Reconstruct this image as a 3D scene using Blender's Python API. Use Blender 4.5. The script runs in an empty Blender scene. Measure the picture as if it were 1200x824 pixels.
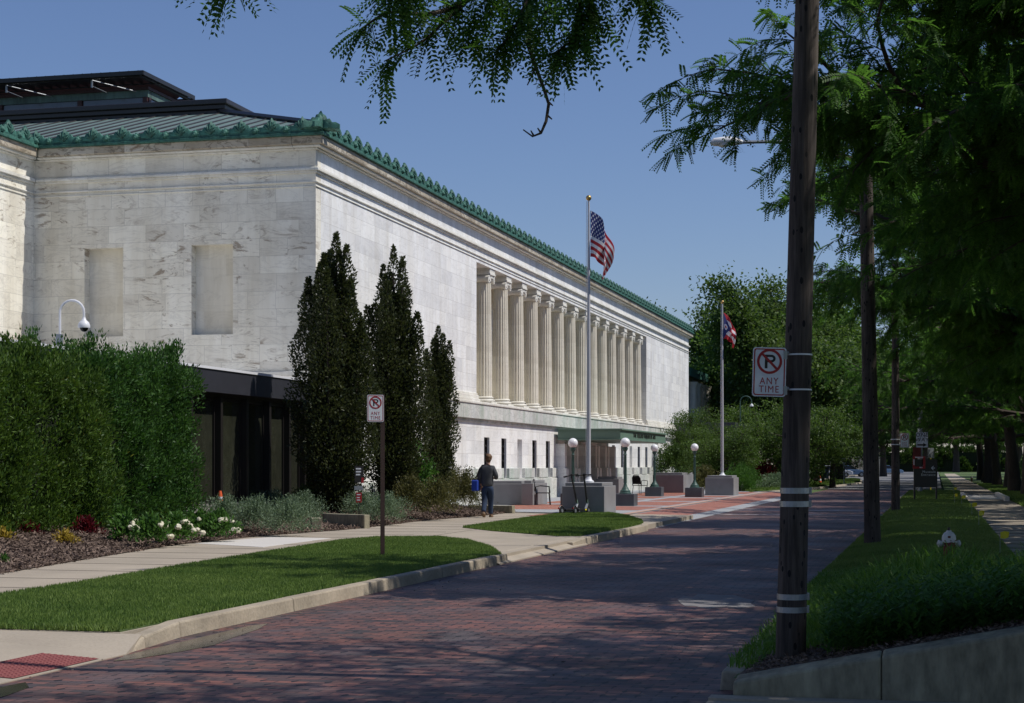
import bpy, bmesh, math, random
import numpy as np
from mathutils import Vector, Matrix
R = math.radians
rs = np.random.RandomState(7)
random.seed(5)
sc = bpy.context.scene
col = sc.collection
H = 1.55; F = 2000.0
TH = math.atan(498/2000.0); CT, ST = math.cos(TH), math.sin(TH)
def P(px, py, d):
    u = (px-600)/F*d
    return Vector((u*CT-d*ST, u*ST+d*CT, H+(545-py)/F*d))
def G(px, py, z=0.0):
    d = (H-z)*F/(py-545.0)
    p = P(px, py, d); return (p.x, p.y)

# ------------------------------------------------------------ materials
def newmat(name):
    m = bpy.data.materials.new(name); m.use_nodes = True
    nt = m.node_tree; b = nt.nodes['Principled BSDF']
    return m, nt, b
def N(nt, t, **kw):
    n = nt.nodes.new(t)
    for k, v in kw.items():
        if k.startswith('i_'): n.inputs[k[2:].replace('_', ' ')].default_value = v
        else: setattr(n, k, v)
    return n
def L(nt, a, b): nt.links.new(a, b)
def c4(c): return (c[0], c[1], c[2], 1)
def ramp(nt, fac, stops):
    r = N(nt, 'ShaderNodeValToRGB'); e = r.color_ramp.elements
    while len(e) < len(stops): e.new(0.5)
    for i, (p, c) in enumerate(stops):
        e[i].position = p; e[i].color = c4(c) if len(c) == 3 else c
    L(nt, fac, r.inputs[0]); return r.outputs[0]
def mixc(nt, fac, a, b, mode='MIX'):
    m = N(nt, 'ShaderNodeMix', data_type='RGBA', blend_type=mode)
    for k, v in ((0, fac), (6, a), (7, b)):
        if isinstance(v, (int, float)): m.inputs[k].default_value = v
        elif isinstance(v, tuple): m.inputs[k].default_value = c4(v)
        else: L(nt, v, m.inputs[k])
    return m.outputs[2]
def math_(nt, op, a, b=None):
    m = N(nt, 'ShaderNodeMath', operation=op)
    for k, v in ((0, a), (1, b)):
        if v is None: continue
        if isinstance(v, (int, float)): m.inputs[k].default_value = v
        else: L(nt, v, m.inputs[k])
    return m.outputs[0]
def noise(nt, vec, scale, detail=4, rough=.6, dist=0):
    n = N(nt, 'ShaderNodeTexNoise'); n.inputs['Scale'].default_value = scale
    n.inputs['Detail'].default_value = detail; n.inputs['Roughness'].default_value = rough
    n.inputs['Distortion'].default_value = dist
    if vec is not None: L(nt, vec, n.inputs['Vector'])
    return n
def objco(nt, sx=1, sy=1, sz=1):
    t = N(nt, 'ShaderNodeTexCoord'); m = N(nt, 'ShaderNodeMapping')
    m.inputs['Scale'].default_value = (sx, sy, sz); L(nt, t.outputs['Object'], m.inputs[0]); return m.outputs[0]
def bump(nt, b, h, strength=.3, dist=.02):
    n = N(nt, 'ShaderNodeBump'); n.inputs['Strength'].default_value = strength
    n.inputs['Distance'].default_value = dist; L(nt, h, n.inputs['Height']); L(nt, n.outputs[0], b.inputs['Normal'])
def simple(name, c, rough=.7, var=.25, s1=1.5, s2=25, metal=0, bmp=.2, stretch=(1, 1, 1), c2=None, spec=.5):
    m, nt, b = newmat(name); v = objco(nt, *stretch)
    n1 = noise(nt, v, s1, 5).outputs[0]; n2 = noise(nt, v, s2, 3).outputs[0]
    k = math_(nt, 'ADD', math_(nt, 'MULTIPLY', n1, .6), math_(nt, 'MULTIPLY', n2, .4))
    lo = tuple(x*(1-var) for x in c); hi = tuple(min(1, x*(1+var)) for x in (c2 or c))
    L(nt, ramp(nt, k, [(.3, lo), (.7, hi)]), b.inputs['Base Color'])
    b.inputs['Roughness'].default_value = rough; b.inputs['Metallic'].default_value = metal
    b.inputs['Specular IOR Level'].default_value = spec
    if bmp: bump(nt, b, n2, bmp, .01)
    return m
def foliage(name, dark, light, trans=.35, rough=.55, ns=.5, tips=None, wr=.55, wn=.5):
    m, nt, b = newmat(name); out = nt.nodes['Material Output']
    g = N(nt, 'ShaderNodeNewGeometry'); v = objco(nt)
    n1 = noise(nt, v, ns, 3).outputs[0]
    k = math_(nt, 'ADD', math_(nt, 'MULTIPLY', g.outputs['Random Per Island'], wr), math_(nt, 'MULTIPLY', n1, wn))
    stops = [(.2, dark), (.8, light)]
    if tips: stops = [(.2, dark), (.72, light), (.84, light), (.88, tips)]
    c = ramp(nt, k, stops)
    L(nt, c, b.inputs['Base Color']); b.inputs['Roughness'].default_value = rough
    b.inputs['Specular IOR Level'].default_value = .3
    t = N(nt, 'ShaderNodeBsdfTranslucent'); L(nt, mixc(nt, .35, c, (light[0]*1.4, light[1]*1.6, light[2]*.6)), t.inputs[0])
    mx = N(nt, 'ShaderNodeMixShader'); mx.inputs[0].default_value = trans
    L(nt, b.outputs[0], mx.inputs[1]); L(nt, t.outputs[0], mx.inputs[2]); L(nt, mx.outputs[0], out.inputs[0])
    return m
def marble(name, lo, hi, stain=0.0, bw=1.15, rh=.49, joints=True, veins=1.0, green=0.0):
    m, nt, b = newmat(name)
    t = N(nt, 'ShaderNodeTexCoord'); g = N(nt, 'ShaderNodeNewGeometry')
    s = N(nt, 'ShaderNodeSeparateXYZ'); L(nt, t.outputs['Object'], s.inputs[0])
    sn = N(nt, 'ShaderNodeSeparateXYZ'); L(nt, g.outputs['True Normal'], sn.inputs[0])
    ax = math_(nt, 'GREATER_THAN', math_(nt, 'ABSOLUTE', sn.outputs[0]), .5)
    u = math_(nt, 'ADD', math_(nt, 'MULTIPLY', s.outputs[1], ax), math_(nt, 'MULTIPLY', s.outputs[0], math_(nt, 'SUBTRACT', 1.0, ax)))
    cb = N(nt, 'ShaderNodeCombineXYZ'); L(nt, u, cb.inputs[0]); L(nt, s.outputs[2], cb.inputs[1])
    br = N(nt, 'ShaderNodeTexBrick'); L(nt, cb.outputs[0], br.inputs['Vector'])
    br.offset = .43; br.offset_frequency = 2; br.squash = .72; br.squash_frequency = 3
    for k, v in (('Scale', 1), ('Mortar Size', .006), ('Brick Width', bw), ('Row Height', rh), ('Bias', 0), ('Mortar Smooth', .3)):
        br.inputs[k].default_value = v
    br.inputs['Color1'].default_value = (0, 0, 0, 1); br.inputs['Color2'].default_value = (1, 1, 1, 1); br.inputs['Mortar'].default_value = (.5, .5, .5, 1)
    val = br.outputs['Color']
    off = N(nt, 'ShaderNodeVectorMath', operation='SCALE'); L(nt, val, off.inputs[0]); off.inputs['Scale'].default_value = 37.0 if joints else 0
    # veins, tilted differently in every block
    add = N(nt, 'ShaderNodeVectorMath', operation='ADD'); L(nt, cb.outputs[0], add.inputs[0]); L(nt, off.outputs[0], add.inputs[1])
    mp = N(nt, 'ShaderNodeMapping'); L(nt, add.outputs[0], mp.inputs[0]); mp.inputs['Rotation'].default_value = (0, 0, .9); mp.inputs['Scale'].default_value = (.55, 1.6, 1)
    n1 = noise(nt, mp.outputs[0], 1.3, 9, .62, 1.6).outputs[0]
    d = math_(nt, 'ABSOLUTE', math_(nt, 'SUBTRACT', n1, .5))
    vein = ramp(nt, d, [(0.0, (1, 1, 1)), (.035, (.0, .0, .0))])
    n2 = noise(nt, mp.outputs[0], .8, 4, .5, .6).outputs[0]
    tone = math_(nt, 'ADD', math_(nt, 'MULTIPLY', N_sep(nt, val), .55), math_(nt, 'MULTIPLY', n2, .6))
    base = ramp(nt, tone, [(.15, lo), (.45, tuple((a+c)/2*1.02 for a, c in zip(lo, hi))), (.85, hi)])
    vg = math_(nt, 'MULTIPLY', vein, .42*veins)
    c = mixc(nt, vg, base, (lo[0]*.45, lo[1]*.45, lo[2]*.45))
    if stain:
        a2 = noise(nt, mp.outputs[0], 1.7, 6, .7, 2.2).outputs[0]
        where = ramp(nt, noise(nt, t.outputs['Object'], .55, 2).outputs[0], [(.42, (0, 0, 0)), (.58, (1, 1, 1))])
        st = math_(nt, 'MULTIPLY', ramp(nt, a2, [(.55, (0, 0, 0)), (.62, (1, 1, 1))]), where)
        c = mixc(nt, math_(nt, 'MULTIPLY', st, stain), c, (.22, .15, .09))
    if green:
        gz = noise(nt, objco(nt, .9, .9, .25), 1.5, 6, .7).outputs[0]
        c = mixc(nt, math_(nt, 'MULTIPLY', ramp(nt, gz, [(.48, (0, 0, 0)), (.65, (1, 1, 1))]), green), c, (.30, .42, .33))
    if joints:
        c = mixc(nt, math_(nt, 'MULTIPLY', br.outputs['Fac'], .42), c, (.25, .23, .2))
        bump(nt, b, math_(nt, 'SUBTRACT', 1.0, br.outputs['Fac']), .25, .01)
    # weathering
    w = noise(nt, objco(nt, 2.2, 2.2, .35), .6, 6, .7).outputs[0]
    c = mixc(nt, 1.0, c, ramp(nt, w, [(.35, (.84, .82, .78)), (.6, (1, 1, 1))]), 'MULTIPLY')
    L(nt, c, b.inputs['Base Color']); b.inputs['Roughness'].default_value = .6
    b.inputs['Specular IOR Level'].default_value = .25
    return m
def N_sep(nt, c):
    s = N(nt, 'ShaderNodeSeparateColor'); L(nt, c, s.inputs[0]); return s.outputs[0]
def bricks(name, lo, hi, w, h, mortar=(.02, .018, .018), msize=.006, dots=False, alt=None):
    m, nt, b = newmat(name); v = objco(nt)
    nd = noise(nt, v, .35, 2); wob = N(nt, 'ShaderNodeVectorMath', operation='SCALE'); L(nt, nd.outputs['Color'], wob.inputs[0]); wob.inputs['Scale'].default_value = .25
    ad = N(nt, 'ShaderNodeVectorMath', operation='ADD'); L(nt, v, ad.inputs[0]); L(nt, wob.outputs[0], ad.inputs[1]); vv = ad.outputs[0]
    br = N(nt, 'ShaderNodeTexBrick'); L(nt, vv, br.inputs['Vector'])
    for k, x in (('Scale', 1), ('Mortar Size', msize), ('Brick Width', w), ('Row Height', h), ('Bias', 0), ('Mortar Smooth', .25)):
        br.inputs[k].default_value = x
    br.inputs['Color1'].default_value = (0, 0, 0, 1); br.inputs['Color2'].default_value = (1, 1, 1, 1); br.inputs['Mortar'].default_value = (.5, .5, .5, 1)
    one = N_sep(nt, br.outputs['Color'])
    n1 = noise(nt, v, .55, 6, .65).outputs[0]; n2 = noise(nt, v, 18, 3).outputs[0]
    k = math_(nt, 'ADD', math_(nt, 'ADD', math_(nt, 'MULTIPLY', one, .42), math_(nt, 'MULTIPLY', n1, .55)), math_(nt, 'MULTIPLY', n2, .12))
    c = ramp(nt, k, [(.32, lo), (.55, tuple((p*.6+q*.4) for p, q in zip(lo, hi))), (.82, hi)])
    if alt: c = mixc(nt, ramp(nt, noise(nt, v, .9, 5, .7).outputs[0], [(.5, (0, 0, 0)), (.66, (.7, .7, .7))]), c, alt)
    c = mixc(nt, br.outputs['Fac'], c, mortar)
    hgt = math_(nt, 'SUBTRACT', 1.0, br.outputs['Fac'])
    if dots:
        s = N(nt, 'ShaderNodeSeparateXYZ'); L(nt, vv, s.inputs[0])
        row = math_(nt, 'FLOOR', math_(nt, 'DIVIDE', s.outputs[1], h*2))
        uu = math_(nt, 'FRACT', math_(nt, 'ADD', math_(nt, 'DIVIDE', s.outputs[0], w), math_(nt, 'MULTIPLY', row, .5)))
        vf = math_(nt, 'FRACT', math_(nt, 'DIVIDE', s.outputs[1], h*2))
        du = math_(nt, 'MULTIPLY', math_(nt, 'ABSOLUTE', math_(nt, 'SUBTRACT', uu, .5)), w)
        dv = math_(nt, 'MULTIPLY', math_(nt, 'ABSOLUTE', math_(nt, 'SUBTRACT', vf, .5)), h*1.1)
        dd = math_(nt, 'ADD', du, dv)
        rr = math_(nt, 'MULTIPLY', noise(nt, v, 4.0, 2).outputs[0], .058)
        dot = math_(nt, 'LESS_THAN', dd, rr)
        c = mixc(nt, dot, c, (.006, .006, .008)); hgt = math_(nt, 'SUBTRACT', hgt, dot)
    L(nt, c, b.inputs['Base Color']); b.inputs['Roughness'].default_value = .62
    L(nt, ramp(nt, n1, [(.3, (.75, .75, .75)), (.7, (.5, .5, .5))]), b.inputs['Roughness'])
    bump(nt, b, math_(nt, 'ADD', hgt, math_(nt, 'MULTIPLY', n2, .5)), .55, .012)
    return m

M = {}
M['marble'] = marble('marble', (.72, .72, .72), (.93, .925, .90), veins=.45, bw=1.3)
M['marble_yellow'] = marble('marble_yellow', (.68, .64, .55), (.95, .915, .80), stain=.7, veins=.5)
M['marble_trim'] = marble('marble_trim', (.70, .68, .62), (.90, .88, .81), bw=1.9, rh=3, veins=.5, green=.1)
M['marble_band'] = marble('marble_band', (.50, .51, .50), (.74, .74, .70), bw=2.3, rh=3, veins=.9, green=.5)
M['marble_dirty'] = marble('marble_dirty', (.34, .28, .2), (.60, .55, .45), bw=1.3, rh=3, veins=2, stain=.9)
M['marble_column'] = marble('marble_column', (.66, .61, .50), (.84, .80, .69), joints=False, veins=.35)
M['copper'] = simple('green_copper', (.010, .055, .042), .7, .6, 3, 14, bmp=.6, c2=(.04, .14, .105))
M['roof'] = simple('roof_metal', (.13, .19, .175), .6, .3, .8, 8, bmp=.05)
M['roof_dark'] = simple('dark_roof_metal', (.028, .024, .026), .4, .25, 1, 10, bmp=.02)
M['maroon'] = simple('maroon_metal', (.05, .018, .018), .5, .3, 2, 12)
M['copper_pale'] = simple('pale_copper', (.10, .17, .15), .6, .6, 1.2, 9, stretch=(1, 1, .2))
M['glass'] = simple('window_glass', (.010, .011, .013), .12, .1, 1, 3, bmp=0, spec=.35)
M['glass_pav'] = simple('pavilion_glass', (.030, .032, .022), .08, .5, .5, 3, bmp=0, spec=.6)
M['glass_grey'] = simple('clerestory_glass', (.11, .13, .15), .15, .15, .5, 3, bmp=0, spec=.7)
M['bronze'] = simple('dark_bronze', (.018, .016, .015), .4, .2, 2, 20, bmp=.05)
M['fascia'] = simple('charcoal_fascia', (.035, .036, .045), .45, .15, .7, 5, bmp=.02)
M['canopy'] = simple('sage_painted_metal', (.13, .21, .155), .5, .1, .7, 5, bmp=.02)
M['inside'] = simple('interior_wall', (.25, .24, .22), .9, .2)
M['concrete'] = simple('concrete_walk', (.35, .30, .235), .85, .2, .8, 40, bmp=.25)
M['concrete_new'] = simple('pale_concrete', (.56, .53, .49), .85, .08, .8, 40, bmp=.2)
M['curb'] = simple('curb_concrete', (.33, .28, .21), .9, .35, 1.6, 30, bmp=.5)
M['wall_conc'] = simple('retaining_concrete', (.25, .225, .155), .9, .7, 1.8, 9, bmp=1.0, stretch=(1.6, 1, .6))
M['joint'] = simple('dark_joint', (.07, .06, .05), .95, .2)  # plain dark brown for paving joints and the drain strip
M['planter'] = simple('planter_granite', (.23, .23, .235), .7, .18, 2, 60, bmp=.2)
M['granite_dark'] = simple('dark_granite', (.075, .08, .09), .5, .25, 3, 60)
M['paver_grey'] = simple('grey_paver', (.30, .31, .325), .8, .15, 1, 30)
M['road'] = bricks('street_brick', (.045, .037, .037), (.215, .085, .060), .24, .105, dots=True, alt=(.105, .085, .088))
M['road_far'] = M['road']
M['plaza_brick'] = bricks('plaza_brick', (.25, .085, .055), (.40, .155, .10), .2, .1, mortar=(.3, .22, .18), msize=.005)
M['salmon'] = simple('salmon_paver', (.42, .27, .21), .8, .15)
M['asphalt'] = simple('asphalt', (.145, .145, .15), .9, .2, .4, 30)
M['patch'] = simple('concrete_patch', (.19, .18, .18), .85, .25, 2, 30)
M['white_line'] = simple('pale_band', (.46, .40, .39), .85, .3, 2, 30)
M['turf'] = simple('turf_soil', (.045, .085, .02), .95, .4, .7, 30, c2=(.07, .11, .025))
M['mulch'] = simple('bark_mulch', (.085, .055, .042), .95, .5, 3, 50, bmp=1)
M['chip'] = foliage('bark_chip', (.035, .022, .016), (.26, .19, .15), 0, .9)
M['blade'] = foliage('grass_blade', (.045, .105, .02), (.20, .28, .07), .3, .5, .75, wr=.32, wn=.75)
M['blade_tall'] = foliage('tall_grass_blade', (.05, .13, .02), (.16, .29, .05), .4, .5, .8)
M['bark'] = simple('bark', (.06, .045, .035), .95, .45, 2, 18, bmp=1, stretch=(1, 1, .25))
M['locust'] = foliage('locust_leaf', (.028, .08, .018), (.09, .19, .035), .6)
M['locust_light'] = foliage('locust_leaf_light', (.05, .11, .02), (.12, .20, .035), .4)
M['maple'] = foliage('maple_leaf', (.03, .07, .016), (.11, .17, .038), .4, ns=.3)
M['maple_light'] = foliage('serviceberry_leaf', (.03, .07, .015), (.10, .16, .032), .4, ns=.4)
M['hornbeam'] = foliage('hornbeam_leaf', (.014, .028, .011), (.070, .080, .028), .28, .45, ns=1.3)
M['hedge'] = foliage('arborvitae_leaf', (.010, .048, .011), (.065, .150, .027), .3, ns=1.5, tips=(.20, .21, .03))
M['hedge_y'] = foliage('arborvitae_leaf_yellow', (.014, .050, .009), (.095, .165, .024), .3, ns=1.5, tips=(.36, .29, .03))
M['core'] = simple('foliage_shade', (.012, .02, .008), 1, .3)  # near-black colour standing for the shade deep between hedge leaves
M['catmint'] = foliage('catmint_leaf', (.08, .13, .075), (.20, .27, .17), .25, ns=1.2, tips=(.22, .19, .32))
M['rose'] = foliage('rose_leaf', (.05, .06, .02), (.14, .13, .045), .25, ns=1.2, tips=(.35, .06, .04))
M['leafy'] = foliage('bright_leaf', (.03, .09, .02), (.10, .21, .04), .35)
M['yew'] = foliage('yew_leaf', (.03, .07, .015), (.09, .15, .03), .2)
M['redleaf'] = foliage('red_leaf', (.05, .004, .01), (.16, .012, .022), .3)
M['yellowleaf'] = foliage('yellow_leaf', (.22, .13, .02), (.5, .38, .06), .3, ns=4)
M['bloom'] = simple('cream_bloom', (.66, .62, .48), .8, .3, 6, 40, bmp=.8)
M['wood'] = None
M['steel'] = simple('galvanised_steel', (.32, .34, .36), .4, .2, 5, 40, metal=.6, bmp=.05)
M['white'] = simple('white_paint', (.72, .73, .76), .45, .06, 2, 30, bmp=.05)
M['pole_paint'] = simple('flagpole_paint', (.50, .50, .53), .4, .08, 2, 30, bmp=.03)
M['sign_white'] = simple('sign_white', (.70, .72, .75), .45, .06, 2, 30, bmp=0)
M['sign_red'] = simple('sign_red', (.34, .01, .015), .45, .1, 2, 30, bmp=0)
M['black'] = simple('black_paint', (.012, .012, .013), .45, .2, 2, 30, bmp=.05)
M['brown_post'] = simple('brown_post', (.045, .022, .016), .6, .3, 3, 30)
M['lamp_green'] = simple('lamp_green_iron', (.035, .085, .07), .5, .3, 4, 30)
M['globe'] = simple('opal_globe', (.80, .80, .82), .25, .03, 1, 5, bmp=0)
M['hyd_white'] = simple('hydrant_white', (.62, .60, .56), .6, .12, 6, 40)
M['rust'] = simple('rust', (.13, .035, .018), .9, .5, 8, 40)
M['hyd_red'] = simple('hydrant_red', (.16, .03, .022), .7, .4, 6, 40)
M['yellow'] = simple('yellow_flag', (.75, .62, .02), .6, .08)
M['orange'] = simple('orange_plastic', (.75, .12, .03), .5, .1)
M['skin'] = simple('skin', (.45, .25, .17), .6, .08)
M['hair'] = simple('light_brown_hair', (.14, .075, .035), .7, .4, 10, 80)
M['sweater'] = simple('charcoal_sweater', (.055, .058, .065), .9, .2, 4, 60)
M['jeans'] = simple('blue_jeans', (.018, .035, .075), .9, .35, 3, 60)
M['shoe'] = simple('tan_shoe', (.18, .11, .06), .7, .2)
M['bag'] = simple('blue_bag', (.012, .05, .36), .7, .15)
M['flag_red'] = simple('flag_red', (.45, .018, .03), .7, .08, bmp=0)
M['flag_white'] = simple('flag_white', (.75, .75, .77), .7, .04, bmp=0)
M['flag_blue'] = simple('flag_blue', (.025, .035, .16), .7, .08, bmp=0)
M['tactile'] = simple('tactile_red', (.21, .055, .05), .75, .15, 3, 30)
M['water'] = simple('puddle', (.025, .022, .018), .16, .2, 2, 8, bmp=.02)
M['brass'] = simple('brass', (.5, .33, .12), .35, .1, metal=.8)
def wood():
    m, nt, b = newmat('pole_wood'); v = objco(nt, 1, 1, .06)
    n1 = noise(nt, v, 22, 8, .7).outputs[0]; n3 = noise(nt, objco(nt), .8, 4).outputs[0]
    k = math_(nt, 'ADD', math_(nt, 'MULTIPLY', n1, .75), math_(nt, 'MULTIPLY', n3, .35))
    c = ramp(nt, k, [(.36, (.010, .008, .007)), (.50, (.042, .031, .026)), (.72, (.125, .10, .085))])
    vo = N(nt, 'ShaderNodeTexVoronoi'); L(nt, objco(nt, 1, 1, .45), vo.inputs['Vector']); vo.inputs['Scale'].default_value = 17
    dot = math_(nt, 'LESS_THAN', vo.outputs['Distance'], .20)
    c = mixc(nt, dot, c, (.006, .005, .005))
    L(nt, c, b.inputs['Base Color']); b.inputs['Roughness'].default_value = .9
    bump(nt, b, math_(nt, 'SUBTRACT', n1, dot), .8, .01); return m
M['wood'] = wood()

# ------------------------------------------------------------ mesh builder
class MB:
    def __init__(s): s.v = []; s.f = []; s.mi = []; s.m = 0
    def mat(s, i): s.m = i; return s
    def face(s, pts):
        n = len(s.v); s.v += [tuple(p) for p in pts]; s.f.append(tuple(range(n, n+len(pts)))); s.mi.append(s.m); return s
    def add(s, vs, fs):
        n = len(s.v); s.v += [tuple(p) for p in vs]
        for f in fs: s.f.append(tuple(n+i for i in f)); s.mi.append(s.m)
        return s
    def box(s, x0, x1, y0, y1, z0, z1):
        vs = [(x, y, z) for z in (z0, z1) for x, y in ((x0, y0), (x1, y0), (x1, y1), (x0, y1))]
        return s.add(vs, [(0, 3, 2, 1), (4, 5, 6, 7), (0, 1, 5, 4), (1, 2, 6, 5), (2, 3, 7, 6), (3, 0, 4, 7)])
    def obox(s, c, ax, hx, hy, hz):      # oriented box: c centre, ax 3 axes
        c = Vector(c); vs = []
        for k in (-1, 1):
            for i, j in ((-1, -1), (1, -1), (1, 1), (-1, 1)):
                vs.append(c+Vector(ax[0])*hx*i+Vector(ax[1])*hy*j+Vector(ax[2])*hz*k)
        return s.add(vs, [(0, 3, 2, 1), (4, 5, 6, 7), (0, 1, 5, 4), (1, 2, 6, 5), (2, 3, 7, 6), (3, 0, 4, 7)])
    def prism(s, poly, z0, z1):
        n = len(poly)
        a = sum(poly[i][0]*poly[(i+1) % n][1]-poly[(i+1) % n][0]*poly[i][1] for i in range(n))
        if a < 0: poly = poly[::-1]
        f = z1 if callable(z1) else (lambda x, y: z1)
        g = z0 if callable(z0) else (lambda x, y: z0)
        vs = [(x, y, g(x, y)) for x, y in poly]+[(x, y, f(x, y)) for x, y in poly]
        return s.add(vs, [tuple(range(n-1, -1, -1)), tuple(range(n, 2*n))]+[(i, (i+1) % n, n+(i+1) % n, n+i) for i in range(n)])
    def lathe(s, prof, seg=16, c=(0, 0, 0), cap=True):
        vs = []; k = len(prof)
        for r, z in prof:
            for i in range(seg):
                a = 2*math.pi*i/seg; vs.append((c[0]+r*math.cos(a), c[1]+r*math.sin(a), c[2]+z))
        fs = [(j*seg+i, j*seg+(i+1) % seg, (j+1)*seg+(i+1) % seg, (j+1)*seg+i) for j in range(k-1) for i in range(seg)]
        if cap: fs += [tuple(range(seg-1, -1, -1)), tuple((k-1)*seg+i for i in range(seg))]
        return s.add(vs, fs)
    def tube(s, pts, rad, seg=8, cap=True):
        pts = [Vector(p) for p in pts]; n = len(pts)
        if isinstance(rad, (int, float)): rad = [rad]*n
        t0 = (pts[1]-pts[0]).normalized(); up = Vector((0, 0, 1)) if abs(t0.z) < .9 else Vector((1, 0, 0))
        a = t0.cross(up).normalized(); vs = []
        for i in range(n):
            t = (pts[min(i+1, n-1)]-pts[max(i-1, 0)]).normalized()
            a = (a-t*a.dot(t)).normalized(); b = t.cross(a)
            for k in range(seg):
                g = 2*math.pi*k/seg; vs.append(pts[i]+(a*math.cos(g)+b*math.sin(g))*rad[i])
        fs = [(j*seg+i, j*seg+(i+1) % seg, (j+1)*seg+(i+1) % seg, (j+1)*seg+i) for j in range(n-1) for i in range(seg)]
        if cap: fs += [tuple(range(seg-1, -1, -1)), tuple((n-1)*seg+i for i in range(seg))]
        return s.add(vs, fs)
    def ball(s, c, r, seg=12, rings=8, sc3=(1, 1, 1)):
        prof = [(math.sin(math.pi*i/rings), -math.cos(math.pi*i/rings)) for i in range(1, rings)]
        vs = [(c[0], c[1], c[2]-r*sc3[2])]
        for q, z in prof:
            for i in range(seg):
                a = 2*math.pi*i/seg; vs.append((c[0]+r*q*math.cos(a)*sc3[0], c[1]+r*q*math.sin(a)*sc3[1], c[2]+r*z*sc3[2]))
        vs.append((c[0], c[1], c[2]+r*sc3[2])); k = len(prof)
        fs = [(0, 1+(i+1) % seg, 1+i) for i in range(seg)]
        fs += [(1+j*seg+i, 1+j*seg+(i+1) % seg, 1+(j+1)*seg+(i+1) % seg, 1+(j+1)*seg+i) for j in range(k-1) for i in range(seg)]
        fs += [(len(vs)-1, 1+(k-1)*seg+i, 1+(k-1)*seg+(i+1) % seg) for i in range(seg)]
        return s.add(vs, fs)
    def build(s, name, mats, parent=None, origin=(0, 0, 0), smooth=False, bevel=0):
        me = bpy.data.meshes.new(name); o3 = Vector(origin)
        me.from_pydata([(v[0]-o3.x, v[1]-o3.y, v[2]-o3.z) for v in s.v], [], s.f)
        if not isinstance(mats, (list, tuple)): mats = [mats]
        for m in mats: me.materials.append(m)
        me.polygons.foreach_set('material_index', s.mi)
        if smooth:
            me.polygons.foreach_set('use_smooth', [True]*len(me.polygons))
            try: me.set_sharp_from_angle(angle=R(40))
            except Exception: pass
        me.update()
        ob = bpy.data.objects.new(name, me); col.objects.link(ob)
        if parent: ob.parent = parent
        else: ob.location = o3
        if bevel:
            bm = ob.modifiers.new('Bevel', 'BEVEL'); bm.width = bevel; bm.segments = 2; bm.limit_method = 'ANGLE'
        return ob
def npmesh(name, V, mats, parent=None, loc=None, k=4, mi=None):
    V = np.asarray(V, dtype=np.float32).reshape(-1, 3); n = len(V)//k
    me = bpy.data.meshes.new(name); me.vertices.add(len(V)); me.vertices.foreach_set('co', V.ravel())
    me.loops.add(n*k); me.loops.foreach_set('vertex_index', np.arange(n*k, dtype=np.int32))
    me.polygons.add(n); me.polygons.foreach_set('loop_start', np.arange(0, n*k, k, dtype=np.int32))
    me.polygons.foreach_set('loop_total', np.full(n, k, dtype=np.int32))
    if not isinstance(mats, (list, tuple)): mats = [mats]
    for m in mats: me.materials.append(m)
    if mi is not None: me.polygons.foreach_set('material_index', np.asarray(mi, dtype=np.int32))
    me.update(calc_edges=True)
    ob = bpy.data.objects.new(name, me); col.objects.link(ob)
    if parent: ob.parent = parent
    if loc is not None: ob.location = loc
    return ob
def tag(o, label=None, cat=None, group=None, kind=None):
    if label: o['label'] = label
    if cat: o['category'] = cat
    if group: o['group'] = group
    if kind: o['kind'] = kind
    return o
def thing(name, label, cat, loc=(0, 0, 0), rz=0, group=None):
    o = bpy.data.objects.new(name, None); col.objects.link(o); o.location = loc; o.rotation_euler = (0, 0, rz)
    o.empty_display_size = .2
    return tag(o, label, cat, group)
def kids(o): return list(o.children)
def copy_tree(o, parent=None):
    c = o.copy(); col.objects.link(c)
    if parent: c.parent = parent
    for ch in kids(o): copy_tree(ch, c)
    return c
def dup(o, loc, rz=0, label=None, scale=None):
    c = copy_tree(o); c.location = loc; c.rotation_euler = (0, 0, rz)
    if scale: c.scale = (scale,)*3 if isinstance(scale, (int, float)) else scale
    if label: c['label'] = label
    return c
def text(name, body, size, mat, parent, loc, rot, depth=.002, align='CENTER', sx=1):
    cu = bpy.data.curves.new('t', 'FONT'); cu.body = body; cu.size = size; cu.extrude = depth; cu.align_x = align; cu.align_y = 'CENTER'
    cu.offset = size*.001; cu.space_line = .85; cu.space_character = 1.2
    t = bpy.data.objects.new('t', cu); col.objects.link(t)
    dg = bpy.context.evaluated_depsgraph_get(); me = bpy.data.meshes.new_from_object(t.evaluated_get(dg))
    bpy.data.objects.remove(t); bpy.data.curves.remove(cu)
    me.name = name; me.materials.clear(); me.materials.append(mat)
    o = bpy.data.objects.new(name, me); col.objects.link(o); o.parent = parent
    o.location = loc; o.rotation_euler = rot; o.scale = (sx, 1, 1); return o
def nrm(a): return a/np.maximum(np.linalg.norm(a, axis=-1, keepdims=True), 1e-9)
def leaves(c, d, s, Ln, W):
    """rhombus leaves: c base, d direction, s side (all N,3)"""
    Ln = np.asarray(Ln).reshape(-1, 1); W = np.asarray(W).reshape(-1, 1)
    m = c+d*Ln*.5
    return np.stack([c, m+s*W*.5, c+d*Ln, m-s*W*.5], axis=1)
def rand_dirs(n): return nrm(rs.normal(size=(n, 3)))
def inpoly(px, py, poly):
    ins = np.zeros(len(px), bool); j = len(poly)-1
    for i in range(len(poly)):
        xi, yi = poly[i]; xj, yj = poly[j]
        c = ((yi > py) != (yj > py)) & (px < (xj-xi)*(py-yi)/((yj-yi)+1e-12)+xi)
        ins ^= c; j = i
    return ins
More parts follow.
